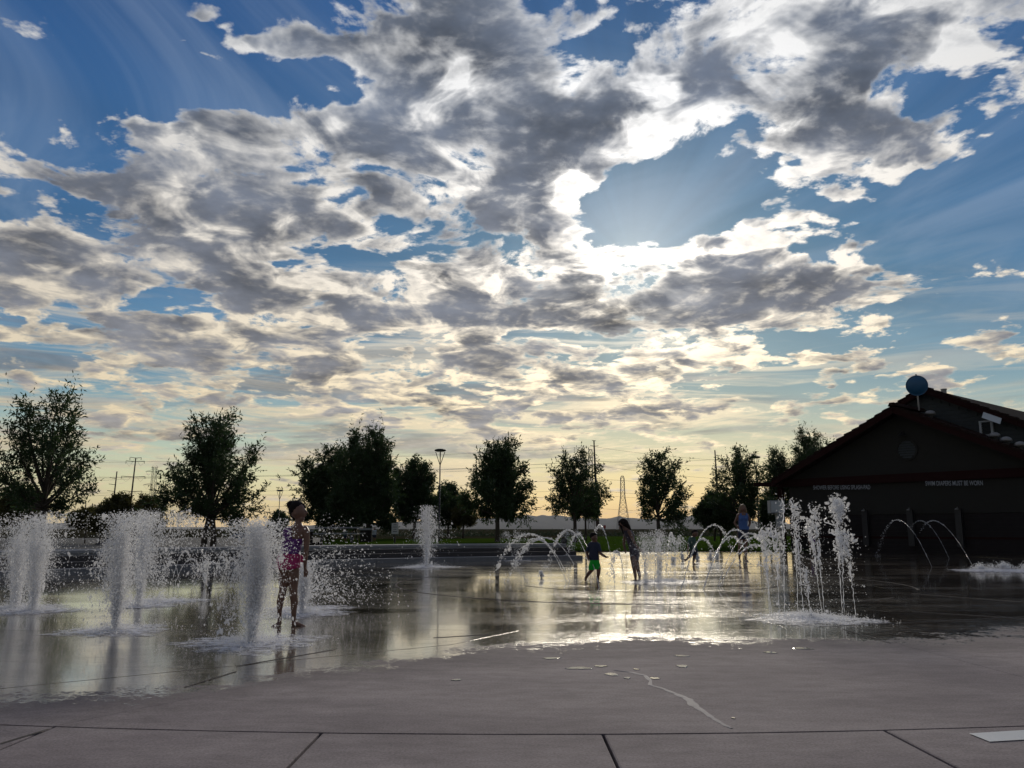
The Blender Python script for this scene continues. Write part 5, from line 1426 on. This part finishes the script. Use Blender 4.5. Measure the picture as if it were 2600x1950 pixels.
f.cloth('tank_top', MT['blue_top'], lambda c: zb3 < c.z < za + (.06 if abs(abs(c.x - atd(1886, 1300, Y5).x) - 7 * f.k) < .025 else 0) and abs(c.x - atd(1886, 1300, Y5).x) < 11.6 * f.k and abs(c.y - Y5) < .2, root, .010)
f.cloth('shorts', MT['navy'], lambda c: zc < c.z <= zb3 + .005 and abs(c.x - atd(1886, 1300, Y5).x) < 15 * f.k and c.y > Y5 - .155, root, .014)
h = Fig(Y5); h.ball(h.J(1886, 1288.5, .02), 8.6 * h.k, .95, 1, 1.0)
for sg in (-1, 1): h.limb([(1886 + sg * 6, 1290, .02, 3.6), (1886 + sg * 8, 1299, .0, 3.2), (1886 + sg * 9, 1308, -.03, 2.2)])
h.limb([(1886, 1290, .06, 7), (1886, 1305, .08, 6), (1886, 1316, .09, 3)])
h.finish('hair', MT['hair_blonde'], root, .014, 2)

# --- onlookers under the trees and by the bath house
def onlooker(px, ptop, pfeet, Y, shirt, lab, sit=False, zb_=.46):
    root = empty('person', (atd(px, pfeet, Y).x, Y, zb_)); tag(root, lab, 'person')
    f = Fig(Y); H_ = pfeet - ptop; u = H_ / 7.2; c_ = px
    y = lambda k: ptop + k * u
    if sit:
        f.torso([(c_, y(5.2), 0, u * .75, u * .5), (c_, y(4.2), 0, u * .65, u * .45), (c_, y(2.6), 0, u * .85, u * .5), (c_, y(1.7), 0, u * .7, u * .4), (c_, y(1.4), 0, u * .25, u * .25)])
        legs = [[(c_ + sg * u * .4, y(5), 0, u * .42), (c_ + sg * u * .6, y(5), -u * f.k * 1.8, u * .34), (c_ + sg * u * .6, y(7), -u * f.k * 1.8, u * .2)] for sg in (-1, 1)]
    else:
        f.torso([(c_, y(4.0), 0, u * .6, u * .45), (c_, y(3.6), 0, u * .72, u * .5), (c_, y(2.8), 0, u * .58, u * .42), (c_, y(1.7), 0, u * .85, u * .5), (c_, y(1.35), 0, u * .7, u * .4), (c_, y(1.15), 0, u * .25, u * .25)])
        legs = [[(c_ + sg * u * .35, y(3.8), 0, u * .42), (c_ + sg * u * .38, y(5.4), 0, u * .28), (c_ + sg * u * .4, y(7.0), 0, u * .17), (c_ + sg * u * .42, y(7.15), -u * f.k * .5, u * .15)] for sg in (-1, 1)]
    for l in legs: f.limb(l, 8)
    f.limb([(c_, y(1.3), 0, u * .22), (c_, y(.9), 0, u * .22)], 8); f.ball(f.J(c_, y(.5), 0), u * .5 * f.k, .85, 1, 1.1)
    for sg in (-1, 1):
        f.limb([(c_ + sg * u * .85, y(1.6), 0, u * .24), (c_ + sg * u * 1.05, y(2.9), 0, u * .19), (c_ + sg * u * .95, y(3.8), -u * f.k * .4, u * .13)], 8)
        hand(f, c_ + sg * u * .95, y(3.8), -u * f.k * .4, 0, 1, u * .75, .4)
    f.finish('body', MT['skin'], root, .018, 1)
    xc = atd(c_, 1340, Y).x
    f.cloth('shirt', MT[shirt], lambda q: atd(c_, y(5.0 if sit else 3.7), Y).z < q.z < atd(c_, y(1.3), Y).z and abs(q.x - xc) < u * 1.0 * f.k, root, .012)
    f.cloth('trousers', MT['navy'], lambda q: atd(c_, y(6.4 if sit else 5.2), Y).z < q.z <= atd(c_, y(5.0 if sit else 3.7), Y).z and abs(q.x - xc) < u * .95 * f.k, root, .013)
    h = Fig(Y); h.ball(h.J(c_, y(.42), .02), u * .54 * h.k, .9, 1, 1); h.finish('hair', MT['hair'], root, .02, 1)
onlooker(951, 1340, 1375, 34, 'pale_shirt', 'small child in a white shirt standing under the trees, left of the sign board')
onlooker(894, 1348, 1378, 33, 'pale_shirt', 'person in a pale shirt sitting under the trees, nearer the picnic table', True)
onlooker(877, 1342, 1376, 35.5, 'teal', 'person in a dull green shirt under the trees behind the picnic table')
onlooker(2060, 1352, 1402, 33, 'purple', 'person in purple standing before the bath house wall, behind the ring of jets', False, 0.0)

# ------------------------------------------------------------------ water
OCT_V = np.array([(1, 0, 0), (-1, 0, 0), (0, 1, 0), (0, -1, 0), (0, 0, 1), (0, 0, -1)], float)
OCT_F = np.array([(0, 2, 4), (2, 1, 4), (1, 3, 4), (3, 0, 4), (2, 0, 5), (1, 2, 5), (3, 1, 5), (0, 3, 5)])
_ico = bmesh.new(); bmesh.ops.create_icosphere(_ico, subdivisions=1, radius=1.0)
ICO_V = np.array([tuple(v.co) for v in _ico.verts]); ICO_F = np.array([[v.index for v in f_.verts] for f_ in _ico.faces]); _ico.free()
class Water:
    def __init__(s): s.P = []; s.S = []; s.D = []; s.T = []
    def drops(s, P_, r, dirs=None, stretch=1.0):
        P_ = np.asarray(P_); n = len(P_); r = np.broadcast_to(r, (n,)).astype(float)
        if dirs is None: dirs = np.tile((0, 0, 1.0), (n, 1))
        s.P.append(P_); s.S.append(r); s.D.append(dirs * 1.0); s.T.append(np.broadcast_to(stretch, (n,)).astype(float)); return s
    def build(s, name, mat, parent, rs, big=.016, kind=None):
        P_ = np.concatenate(s.P); r = np.concatenate(s.S); D_ = np.concatenate(s.D); T_ = np.concatenate(s.T)
        ok = P_[:, 2] > 0.004; P_, r, D_, T_ = P_[ok], r[ok], D_[ok], T_[ok]
        D_ = D_ / (np.linalg.norm(D_, axis=1)[:, None] + 1e-9)
        o = None; res = []
        for sel, BV, BF in ((r < big, OCT_V, OCT_F), (r >= big, ICO_V, ICO_F)):
            if not sel.any(): continue
            p, rr, d, tt = P_[sel], r[sel], D_[sel], T_[sel]; n = len(p)
            a = np.where(np.abs(d[:, 2:3]) < .9, np.array([[0, 0, 1.0]]), np.array([[1.0, 0, 0]])); u = np.cross(d, a); u /= np.linalg.norm(u, axis=1)[:, None]; v = np.cross(d, u)
            jit = rs.uniform(.65, 1.35, (n, len(BV)))
            L = BV[None] * jit[:, :, None]
            V = p[:, None] + rr[:, None, None] * (L[:, :, 0:1] * u[:, None] + L[:, :, 1:2] * v[:, None] + L[:, :, 2:3] * d[:, None] * tt[:, None, None])
            Fc = BF[None] + (np.arange(n) * len(BV))[:, None, None]
            res.append((V.reshape(-1, 3), Fc.reshape(-1, 3)))
        V = res[0][0]; Fc = res[0][1]
        if len(res) > 1: Fc = np.concatenate([Fc, res[1][1] + len(V)]); V = np.concatenate([V, res[1][0]])
        o = np_mesh(name, V, Fc, mat, parent, True); o['kind'] = 'stuff'; return o
G_ = 9.81
def sizes(rs, n, s0): return s0 * np.exp(rs.normal(0, .42, n))
def spray(W_, rs, base_, h, n, cone, s0, jit=.02, low=.72, fallback=1.0, tmax=2.0, wind=(0, 0), strands=16):
    """drops of a jet caught at random moments of their flight, thrown up in ragged strands and pulses"""
    k = rs.integers(0, strands, n); a0 = rs.uniform(0, 6.28, strands); t0 = np.abs(rs.normal(0, cone, strands)); v0 = low + (1 - low) * rs.uniform(0, 1, strands) ** .8
    b0x, b0y = rs.normal(0, jit, strands), rs.normal(0, jit, strands)
    loose = rs.random(n) < .35
    an = np.where(loose, rs.uniform(0, 6.28, n), a0[k] + rs.normal(0, .35, n)); th = np.where(loose, np.abs(rs.normal(0, cone, n)), np.abs(t0[k] + rs.normal(0, cone * .16, n)))
    vf = np.where(loose, low + (1 - low) * rs.random(n), v0[k] * (1 - np.abs(rs.normal(0, .03, n))))
    vz_ = np.sqrt(2 * G_ * h * vf) * (1 - np.minimum(.45, (th / cone) ** 2 * .075))
    vx = vz_ * np.tan(th) * np.cos(an) + wind[0]; vy = vz_ * np.tan(th) * np.sin(an) + wind[1]
    T_ = tmax * vz_ / G_; q = 11; t = (np.floor(rs.uniform(0, 1, n) * q) + .5 + np.where(loose, rs.uniform(-.5, .5, n), rs.normal(0, .30, n)) + k * .37 % 1) / (q + 1); t = np.clip(t, 0.002, 1) * T_
    fall = t > vz_ / G_; up = t / (vz_ / G_)
    jj = .3 + .7 * np.minimum(1, up)
    P_ = np.stack([base_[0] + np.where(loose, rs.normal(0, jit, n), b0x[k]) * jj + rs.normal(0, .010, n) + vx * t * np.where(fall, fallback, 1), base_[1] + np.where(loose, rs.normal(0, jit, n), b0y[k]) * jj + rs.normal(0, .010, n) + vy * t * np.where(fall, fallback, 1), vz_ * t - .5 * G_ * t * t], 1)
    D_ = np.stack([vx, vy, vz_ - G_ * t], 1)
    W_.drops(P_, sizes(rs, n, s0), D_, 1.0 + np.minimum(2.0, np.abs(D_[:, 2]) * .4))
def rope(m_, pts, r0, rs, n=7, wob=.35):
    """a wobbly tube of water that necks and thickens"""
    k = len(pts); ph = rs.uniform(0, 6.28, 3)
    rr = [max(.0015, r * (1 + wob * (math.sin(i * 1.9 + ph[0]) * .5 + math.sin(i * .83 + ph[1]) * .5 + rs.normal(0, .25)))) for i, r in enumerate(r0)]
    m_.tube(pts, rr, n)
def core(base_, h, r_bot, r_top, rs, lumps=60):
    """white core of an aerated jet: a lumpy, branching column"""
    m_ = MB()
    for s_ in range(7):
        a = s_ * 2 * math.pi / 7 + rs.uniform(-.3, .3); off = (0 if s_ == 0 else 1)
        hh = h * rs.uniform(.62, .97); k = 26; pts = []; rad = []
        ph = rs.uniform(0, 6.28, 4)
        for i in range(k):
            f = i / (k - 1); spread = r_bot * .45 + (r_top * .62 - r_bot * .45) * f ** 1.7
            x = base_[0] + off * math.cos(a) * spread + .018 * math.sin(f * 17 + ph[0]) * (.3 + f); y = base_[1] + off * math.sin(a) * spread + .018 * math.sin(f * 14 + ph[1]) * (.3 + f)
            pts.append((x, y, hh * f)); rad.append((r_bot * .24 + (r_top * .16 - r_bot * .24) * f) * (1 + .30 * math.sin(i * 2.1 + ph[2]) + rs.normal(0, .16)) * (1 if f < .9 else .6))
        m_.tube(pts, [max(.004, q) for q in rad], 7)
    return m_
def splash_ring(W_, rs, c_, rad, n, s0, hgt=.05, inner=0.0):
    a = rs.uniform(0, 2 * math.pi, n); r = inner + np.abs(rs.normal(0, rad * .5, n)); z = np.abs(rs.exponential(hgt, n)) * np.exp(-(r / rad) ** 2 * .8)
    W_.drops(np.stack([c_[0] + r * np.cos(a), c_[1] + r * np.sin(a), z + .006], 1), sizes(rs, n, s0), None, 1.0)
def foam_disc(c_, rad, rs, parent, thick=.012):
    """patchy sheet of foam round a nozzle"""
    V = []; F_ = []; nr2, na = 12, 46
    ph = rs.uniform(0, 6.28, 5)
    for i in range(nr2 + 1):
        for j in range(na):
            a = 2 * math.pi * j / na; q = rad * (i / nr2) ** .8 * (1 + .16 * math.sin(3 * a + ph[0]) + .10 * math.sin(7 * a + ph[1]) + .08 * math.sin(13 * a + ph[2]))
            f = i / nr2
            V.append((c_[0] + q * math.cos(a) * 1.0, c_[1] + q * math.sin(a), .0045 + thick * (1 - f) ** .7 * (0.6 + .8 * rs.random()) * (0 if i == nr2 else 1)))
    for i in range(nr2):
        for j in range(na): F_.append((i * na + j, i * na + (j + 1) % na, (i + 1) * na + (j + 1) % na, (i + 1) * na + j))
    return np_mesh('foam', np.array(V), np.array(F_), MT['foam'], parent, True)
def foam_mat():
    m, t, b = material('foam_patches')
    g = t.n.new('ShaderNodeNewGeometry').outputs['Position']
    b.inputs['Base Color'].default_value = (.78, .78, .86, 1); b.inputs['Roughness'].default_value = .5
    oc = t.n.new('ShaderNodeTexCoord').outputs['Object']
    n = t.noise(t.vm('MULTIPLY', g, (1.2, 1.8, 1)), 7.0, 7, .68); 
    x, y, z = t.sep(g)
    a = t.ss(t.mad(z, 22.0, t.mad(n, 1.2, -.62)), .0, .42)
    tr = t.n.new('ShaderNodeBsdfTransparent'); mx = t.n.new('ShaderNodeMixShader')
    t.put(mx.inputs[0], t.mul(a, .85)); t.l.new(tr.outputs[0], mx.inputs[1]); t.l.new(b.outputs[0], mx.inputs[2]); t.l.new(mx.outputs[0], t.n['Material Output'].inputs[0])
    return m
MT['foam'] = foam_mat()

def big_jet(px, py, ptop, wpx, n, lab, seed, s0=.0075, cone=.055, foam=.55, corek=1.0, dens2=1.0, topw=1.0):
    b = at(px, py); k = b.y / F_PX; h = atd(px, ptop, b.y).z; rs = np.random.default_rng(seed)
    root = empty('water_jet', (b.x, b.y, 0)); tag(root, lab, 'water jet', 'white jets of the splash pad')
    r0 = wpx * k / 2
    s0 *= .62; fine = s0 * .55
    if corek > 0: core(b, h * .86 * corek, r0 * .62, r0 * 1.05 * topw, rs).build('white_core', MT['froth'], root, True)
    W_ = Water()
    spray(W_, rs, b, h, int(n * .62), cone * 1.0, s0, jit=r0 * .38, low=.62, fallback=.8, tmax=1.62)
    spray(W_, rs, b, h * 1.05, int(n * .22), cone * 2.0, s0 * 1.1, jit=r0 * .5, low=.45, fallback=1.0)
    spray(W_, rs, b, h * 1.02, int(n * 1.7), cone * 1.35, fine, jit=r0 * .45, low=.40, fallback=1.0, tmax=1.55)
    spray(W_, rs, b, h * .98, int(n * .5), cone * 2.6, fine, jit=r0 * .6, low=.35, fallback=1.1, tmax=1.7)
    # crown of tumbling lumps where the column turns over
    m = int(n * .30); P_ = np.stack([b.x + rs.normal(0, r0 * 1.25 * topw, m), b.y + rs.normal(0, r0 * 1.1 * topw, m), h * (1 - np.abs(rs.normal(0, .16, m))) + rs.normal(0, .02, m)], 1)
    W_.drops(P_, sizes(rs, m, s0 * .95), rs.normal(0, 1, (m, 3)), rs.uniform(1, 1.9, m))
    W_.build('drops', MT['drop'], root, rs)
    if foam:
        S_ = Water(); splash_ring(S_, rs, b, foam, int(2600 * dens2), s0 * .62, .035); splash_ring(S_, rs, b, foam * .5, int(1500 * dens2), s0 * .8, .07); S_.build('splash', MT['drop'], root, rs)
        foam_disc(b, foam * 1.05, rs, root)
    return root
big_jet(38, 1545, 1318, 62, 5200, 'white jet at the left edge, left one of the leaning pair', 41, topw=1.25, cone=.065)
big_jet(86, 1552, 1302, 60, 5200, 'white jet near the left edge, right one of the leaning pair', 42, topw=1.2, cone=.07)
big_jet(292, 1602, 1306, 46, 6200, 'tall white jet in front, left of the fan of spray', 43, cone=.06, foam=.52)
big_jet(352, 1540, 1298, 44, 4200, 'second white jet peak just behind and right of the tall front jet', 44, cone=.055, foam=.4, dens2=.5)
big_jet(640, 1634, 1322, 56, 9000, 'biggest white jet in front, left of the girl in purple', 45, cone=.060, foam=.60, topw=1.15, dens2=1.4)
big_jet(768, 1560, 1425, 26, 2600, 'low white jet half hidden behind the legs of the girl in purple', 46, cone=.07, foam=.5)
big_jet(1083, 1440, 1284, 17, 2600, 'slender distant jet standing alone left of the tall lamp', 47, s0=.012, cone=.085, foam=.9, corek=.42, dens2=.5)
big_jet(1640, 1480, 1352, 20, 1500, 'misty spray column right of the leaning girl', 48, s0=.0075, cone=.13, foam=.5, corek=0, dens2=.6)
big_jet(1672, 1478, 1345, 16, 1100, 'thin misty spray between the leaning girl and the toddler', 49, s0=.0075, cone=.14, foam=.4, corek=0, dens2=.5)

# fan of many fine jets
def fan_jet(px, py, ptop, half, n_str, lab, seed, n=5200):
    b = at(px, py); k = b.y / F_PX; h = atd(px, ptop, b.y).z; rs = np.random.default_rng(seed)
    root = empty('water_jet', (b.x, b.y, 0)); tag(root, lab, 'water jet', 'fans of fine jets')
    W_ = Water(); vz_ = math.sqrt(2 * G_ * h); tt = vz_ / G_
    for i in range(n_str):
        a = 2 * math.pi * i / n_str + .2; vr = half * k / tt * rs.uniform(.75, 1.05); vx, vy = vr * math.cos(a), vr * math.sin(a); m_ = int(n / n_str)
        t = rs.uniform(0, 1, m_) ** .8 * tt * 1.75; vzi = vz_ * rs.uniform(.93, 1.0)
        j = .010 + .035 * (t / tt) ** 1.5
        P_ = np.stack([b.x + .05 * math.cos(a) + vx * t + rs.normal(0, 1, m_) * j, b.y + .05 * math.sin(a) + vy * t + rs.normal(0, 1, m_) * j, vzi * t - .5 * G_ * t * t + rs.normal(0, 1, m_) * j], 1)
        W_.drops(P_, sizes(rs, m_, .0046), np.stack([vx + 0 * t, vy + 0 * t, vzi - G_ * t], 1), 1.8)
    W_.build('drops', MT['drop'], root, rs)
    S_ = Water(); splash_ring(S_, rs, b, .6, 1500, .005, .03); S_.build('splash', MT['drop'], root, rs); foam_disc(b, .65, rs, root)
fan_jet(400, 1528, 1296, 66, 9, 'fan-shaped spray behind the white jets at the left, made of fine streams', 51, 4800)
fan_jet(1305, 1423, 1350, 22, 5, 'small distant fan of thin jets left of the arcs', 52, 1500)
fan_jet(1452, 1417, 1347, 20, 5, 'small distant fan of thin jets behind the running boy', 53, 1500)
fan_jet(1705, 1478, 1352, 26, 6, 'fine spray in a narrow fan behind the left arcs of the right-hand group', 54, 1800)

# arcs of water
def arc(nz, ld, ppeak, lab, seed, r=.0075, grp='arcs of water', brk=.55, dz=0.0, nd=1.0):
    a = at(*nz); b = at(*ld); rs = np.random.default_rng(seed)
    mid_ = (a + b) / 2; pk = atd((nz[0] + ld[0]) / 2, ppeak, mid_.y).z
    root = empty('water_arc', (a.x, a.y, 0)); tag(root, lab, 'water arc', grp)
    k = max(1.0, mid_.y / 15.0)
    P_ = lambda f: Vector((a.x + (b.x - a.x) * f, a.y + (b.y - a.y) * f, 4 * pk * f * (1 - f)))
    m_ = MB(); N = int(90 * brk); pts = []; rad = []
    for i in range(N + 1):
        f = brk * i / N; p = P_(f); w_ = .003 + .012 * f
        pts.append(p + Vector((rs.normal(0, w_ * .6), rs.normal(0, w_ * .6), rs.normal(0, w_ * .6)))); rad.append(r * k * (.62 + .75 * f))
    rope(m_, pts, [q * .8 for q in rad], rs, 6, .8); m_.build('stream', MT['stream'], root, True)
    W_ = Water(); n = int(260 * nd)
    f = brk * .45 + (1 - brk * .45) * rs.uniform(0, 1, n) ** .8; f = np.round(f * 34) / 34 + rs.normal(0, .006, n)
    f = np.clip(f, 0, 1); base_ = np.array([tuple(P_(x)) for x in f]); j = (.006 + .045 * f ** 3)[:, None]
    dirs = np.stack([np.full(n, b.x - a.x), np.full(n, b.y - a.y), 4 * pk * (1 - 2 * f)], 1)
    W_.drops(base_ + rs.normal(0, 1, (n, 3)) * j, sizes(rs, n, r * k * .95), dirs, rs.uniform(1, 2.2, n))
    n = int(70 * nd); W_.drops(np.array([b.x, b.y, 0]) + np.abs(rs.normal(0, 1, (n, 3))) * np.array([1, 1, .5]) * .07 * np.sign(rs.normal(0, 1, (n, 3)) * np.array([1, 1, 0]) + np.array([0, 0, 1])), sizes(rs, n, r * .6 * k))
    W_.build('drops', MT['drop'], root, rs)
A_ = 'arcs of water round the running boy'
arc((1447, 1476), (1243, 1476), 1356, 'widest arc of water at the left of its group, falling in separate drops', 61, grp=A_, brk=.62)
arc((1438, 1478), (1288, 1475), 1368, 'arc just inside the widest one, with a lower crest', 62, grp=A_, brk=.50)
arc((1457, 1432), (1308, 1432), 1365, 'far arc of water behind the widest pair', 63, grp=A_, brk=.55)
arc((1500, 1446), (1390, 1440), 1346, 'arc cresting left of the boy and landing at his hand', 64, grp=A_, brk=.62)
arc((1522, 1492), (1440, 1420), 1356, 'arc crossing in front of the green shorts of the boy', 65, grp=A_, brk=.62)
arc((1562, 1477), (1497, 1446), 1334, 'high arc just right of the head of the boy', 66, grp=A_, brk=.62)
arc((1590, 1500), (1549, 1492), 1400, 'low narrow arc between the boy and the leaning girl', 67, grp=A_, brk=.6)
B_ = 'arcs of water in front of the toddler'
arc((1661, 1502), (1682, 1440), 1372, 'narrow upright arc just right of the leaning girl', 70, grp=B_, brk=.5)
arc((1690, 1480), (1717, 1418), 1354, 'narrow dotted arc right of the misty spray', 71, grp=B_, brk=.5)
arc((1728, 1501), (1872, 1436), 1333, 'highest arc, rising over the toddler towards the woman', 72, grp=B_, brk=.5)
arc((1735, 1482), (1822, 1440), 1368, 'small arc in front of the toddler', 73, grp=B_, brk=.5)
arc((1785, 1498), (1926, 1436), 1345, 'high arc cresting under the left elbow of the woman', 74, grp=B_, brk=.6)
arc((1787, 1498), (1905, 1436), 1362, 'arc nested just under the high one below the woman', 75, grp=B_, brk=.5)
arc((1821, 1494), (1960, 1436), 1354, 'arc passing in front of the legs of the woman', 76, grp=B_, brk=.6)
arc((1832, 1490), (1995, 1442), 1360, 'arc reaching furthest right into the ring of jets', 77, grp=B_, brk=.6)
arc((1826, 1492), (1978, 1440), 1384, 'lowest long arc of the right-hand group', 78, grp=B_, brk=.6)
C_ = 'little arcs behind the front jets'
for i, (nz, ld, pk, lb) in enumerate([((457, 1487), (410, 1478), 1426, 'leftmost little arc beside the fan of spray'), ((438, 1472), (495, 1482), 1399, 'tall little arc, second from the fan of spray'),
    ((445, 1480), (518, 1474), 1419, 'wide little arc crossing the tall second one'), ((492, 1487), (567, 1466), 1427, 'wide little arc in the middle of the row'),
    ((543, 1470), (582, 1472), 1402, 'tall narrow little arc right of the short upright jet'), ((548, 1468), (575, 1484), 1413, 'little arc nested in the tall narrow one'),
    ((560, 1484), (614, 1484), 1420, 'rightmost little arc beside the biggest jet')]):
    arc(nz, ld, pk, lb, 80 + i, r=.006, grp=C_, brk=.7, nd=.6)
D2 = 'arcs of water before the bath house'
arc((2366, 1440), (2228, 1412), 1320, 'left arc in front of the bath house, breaking into drops', 90, r=.0036, grp=D2, brk=.55)
arc((2410, 1418), (2290, 1402), 1322, 'middle arc in front of the bath house', 91, r=.0036, grp=D2, brk=.6)
arc((2474, 1445), (2320, 1400), 1322, 'right arc in front of the bath house, the longest', 92, r=.0036, grp=D2, brk=.6)

# low bubbling jets
def bubbler(px, py, hpx, lab, seed, w_=7, grp='low bubbling jets'):
    b = at(px, py); k = b.y / F_PX; rs = np.random.default_rng(seed); root = empty('bubbling_jet', (b.x, b.y, 0)); tag(root, lab, 'water jet', grp)
    W_ = Water(); h = hpx * k
    spray(W_, rs, b, h, 420, .12, .0075 * max(1, b.y / 20), jit=w_ * k * .12, low=.35); W_.build('drops', MT['drop'], root, rs)
    m_ = MB(); rope(m_, [Vector((b.x, b.y, h * f)) for f in np.linspace(0, .8, 12)], [w_ * k * .09 * (1 - .4 * f) for f in np.linspace(0, 1, 12)], rs, 6, .5); m_.build('stream', MT['froth'], root, True)
bubbler(1709, 1427, 14, 'stubby bubbling jet left of the toddler', 95, 12); bubbler(1733, 1424, 22, 'small jet just left of the toddler', 96); bubbler(1771, 1424, 20, 'small jet just right of the toddler', 97)
bubbler(1804, 1426, 28, 'small jet behind the arcs, left one of two', 98); bubbler(1822, 1424, 28, 'small jet behind the arcs, right one of two', 99)
bubbler(520, 1490, 84, 'short upright jet in the middle of the little arcs', 100, 6); bubbler(2213, 1395, 46, 'thin upright jet before the bath house wall', 101, 5)
bubbler(1375, 1468, 20, 'tiny leaning jet alone left of the running boy', 102, 3)

# splashes thrown sideways
def burst(px, py, lab, seed, n, ext, s0, z0=.0, dirx=1.0, h=.45, fo=.3):
    b = at(px, py); rs = np.random.default_rng(seed); root = empty('water_splash', (b.x, b.y, 0)); tag(root, lab, 'splash')
    W_ = Water(); k = b.y / F_PX
    v = rs.uniform(.4, 1, n) ** .7; ang_ = rs.uniform(.35, 1.45, n) * 1.0; sgn = np.where(rs.random(n) < .88, 1, -1) * dirx; sp_ = ext * v
    vx = sp_ * np.cos(ang_) * sgn * 2.4; vz_ = sp_ * np.sin(ang_) * 2.9 * h / .45; vy = rs.normal(0, .35, n); t = rs.uniform(.02, 1, n) * (vz_ / G_ * 2)
    P_ = np.stack([b.x + vx * t * .9, b.y + vy * t, z0 * (1 - t) + vz_ * t - .5 * G_ * t * t + .01], 1)
    W_.drops(P_, sizes(rs, n, s0), np.stack([vx, vy, vz_ - G_ * t], 1), rs.uniform(1, 2, n))
    splash_ring(W_, rs, b, fo, 900, s0 * .55, .05)
    W_.build('drops', MT['drop'], root, rs); foam_disc(b, fo * 1.1, rs, root)
burst(776, 1548, 'drops thrown to the right from behind the girl in purple', 110, 2600, 1.25, .0045, .1, 1.0, .62, .55)
burst(2540, 1448, 'low tumbling splash in front of the bath house at the right edge', 111, 1300, 1.0, .006, .05, 1.0, .30, .9)
burst(2500, 1450, 'low tumbling splash thrown left, beside the one at the right edge', 112, 900, .9, .006, .05, -1.0, .32, .7)
burst(2620, 1452, 'splash cut by the right edge of the picture', 113, 800, 1.0, .006, .05, -1.0, .32, .7)

# ring of tall glassy jets on the right
ring = [((1954, 1561), (1945, 1400), .5, 0), ((1960, 1563), (1936, 1345), 1.4, 1), ((1979, 1566), (1968, 1345), 1.2, 1), ((1992, 1563), (1987, 1268), .5, 0), ((2026, 1560), (2016, 1279), 1.0, 1), ((2041, 1563), (2021, 1330), .7, 0),
        ((2087, 1556), (2056, 1320), 1.1, 1), ((2094, 1559), (2068, 1291), 1.0, 1), ((2139, 1561), (2121, 1266), 2.2, 2), ((2144, 1563), (2132, 1274), 1.6, 2), ((2173, 1564), (2149, 1352), 1.2, 1), ((2062, 1572), (2042, 1440), .5, 0)]
rl = ['leftmost', 'second from the left, with a broad tumbling top', 'third from the left, with a broad tumbling top', 'fourth, broken into loose drops high up', 'fifth, a twisted ribbon near its top', 'sixth, thin and short of the ribbon beside it',
      'seventh, thick near the middle', 'eighth, with a crooked tip', 'ninth, the fullest with a shaggy crown', 'tenth, merged into the shaggy crown', 'rightmost, a single leaning cord', 'shortest, in front of the others']
for i, (bpx, tpx, tw, cl) in enumerate(ring):
    b = at(*bpx); rs = np.random.default_rng(200 + i); k = b.y / F_PX
    root = empty('water_jet', (b.x, b.y, 0)); tag(root, 'glassy upright jet of the ring, ' + rl[i], 'water jet', 'ring of upright jets')
    T0 = atd(tpx[0], tpx[1], b.y + rs.normal(0, .05)); N = 40; m_ = MB()
    P_ = lambda f: Vector((b.x + (T0.x - b.x) * f ** .9, b.y + (T0.y - b.y) * f, T0.z * f))
    gaps = [rs.uniform(.45, .95) for _ in range(2)]
    seg = []; ph = rs.uniform(0, 6.28, 2)
    for j in range(N + 1):
        f = j / N
        if any(abs(f - g_) < .022 for g_ in gaps) and f > .4:
            if len(seg) > 2: rope(m_, [q[0] for q in seg], [q[1] for q in seg], rs, 8, .45)
            seg = []; continue
        w_ = .002 + .010 * f ** 2 * (1 + cl * .4)
        thick = .0034 + .003 * f + (.0055 * tw * max(0, math.sin((f - .45) * 5.2 + ph[0] * .2)) if f > .45 else 0)
        seg.append((P_(f) + Vector((rs.normal(0, w_), rs.normal(0, w_), rs.normal(0, .004))), thick * rs.uniform(.6, 1.3)))
    if len(seg) > 2: rope(m_, [q[0] for q in seg], [q[1] for q in seg], rs, 8, .45)
    # side ligaments
    for q in range(2 + 4 * cl):
        f0 = rs.uniform(.5, .95); f1 = min(1.03, f0 + rs.uniform(.05, .16)); off = Vector((rs.normal(0, .03 + .02 * cl), rs.normal(0, .03), 0))
        pts = [P_(f0 + (f1 - f0) * u) + off * math.sin(u * 2.2) + Vector(rs.normal(0, .006, 3)) for u in np.linspace(0, 1, 7)]
        rope(m_, pts, [.0060 * tw ** .5 * rs.uniform(.5, 1.2) for _ in pts], rs, 6, .4)
    m_.build('stream', MT['stream'], root, True)
    W_ = Water(); n = int(110 + 120 * tw)
    f = rs.uniform(.28, 1.04, n) ** .7; B_0 = np.array([tuple(P_(min(x, 1.04))) for x in f]); sp_ = (.008 + .034 * f ** 2.2)[:, None]
    W_.drops(B_0 + rs.normal(0, 1, (n, 3)) * sp_ * np.array([1, 1, .8]), sizes(rs, n, .0050), rs.normal(0, 1, (n, 3)) + np.array([0, 0, 1.5]), rs.uniform(1, 2.2, n))
    n = 90; W_.drops(np.stack([b.x + rs.normal(-.02, .10, n), b.y + rs.normal(0, .10, n), T0.z * rs.uniform(.02, .9, n)], 1), sizes(rs, n, .0042))
    if cl: n = 60 * cl; W_.drops(np.array(tuple(P_(.93))) + rs.normal(0, 1, (n, 3)) * np.array([.045, .04, .06]), sizes(rs, n, .009), rs.normal(0, 1, (n, 3)), rs.uniform(1, 2.4, n))
    W_.build('drops', MT['drop'], root, rs)
rs = np.random.default_rng(240); cc = at(2058, 1572); root = empty('water_splash', (cc.x, cc.y, 0)); tag(root, 'round patch of white splashing water under the ring of upright jets', 'splash')
W_ = Water(); splash_ring(W_, rs, cc, .62, 5200, .0045, .022); W_.build('drops', MT['drop'], root, rs); foam_disc(cc, .70, rs, root, .014)
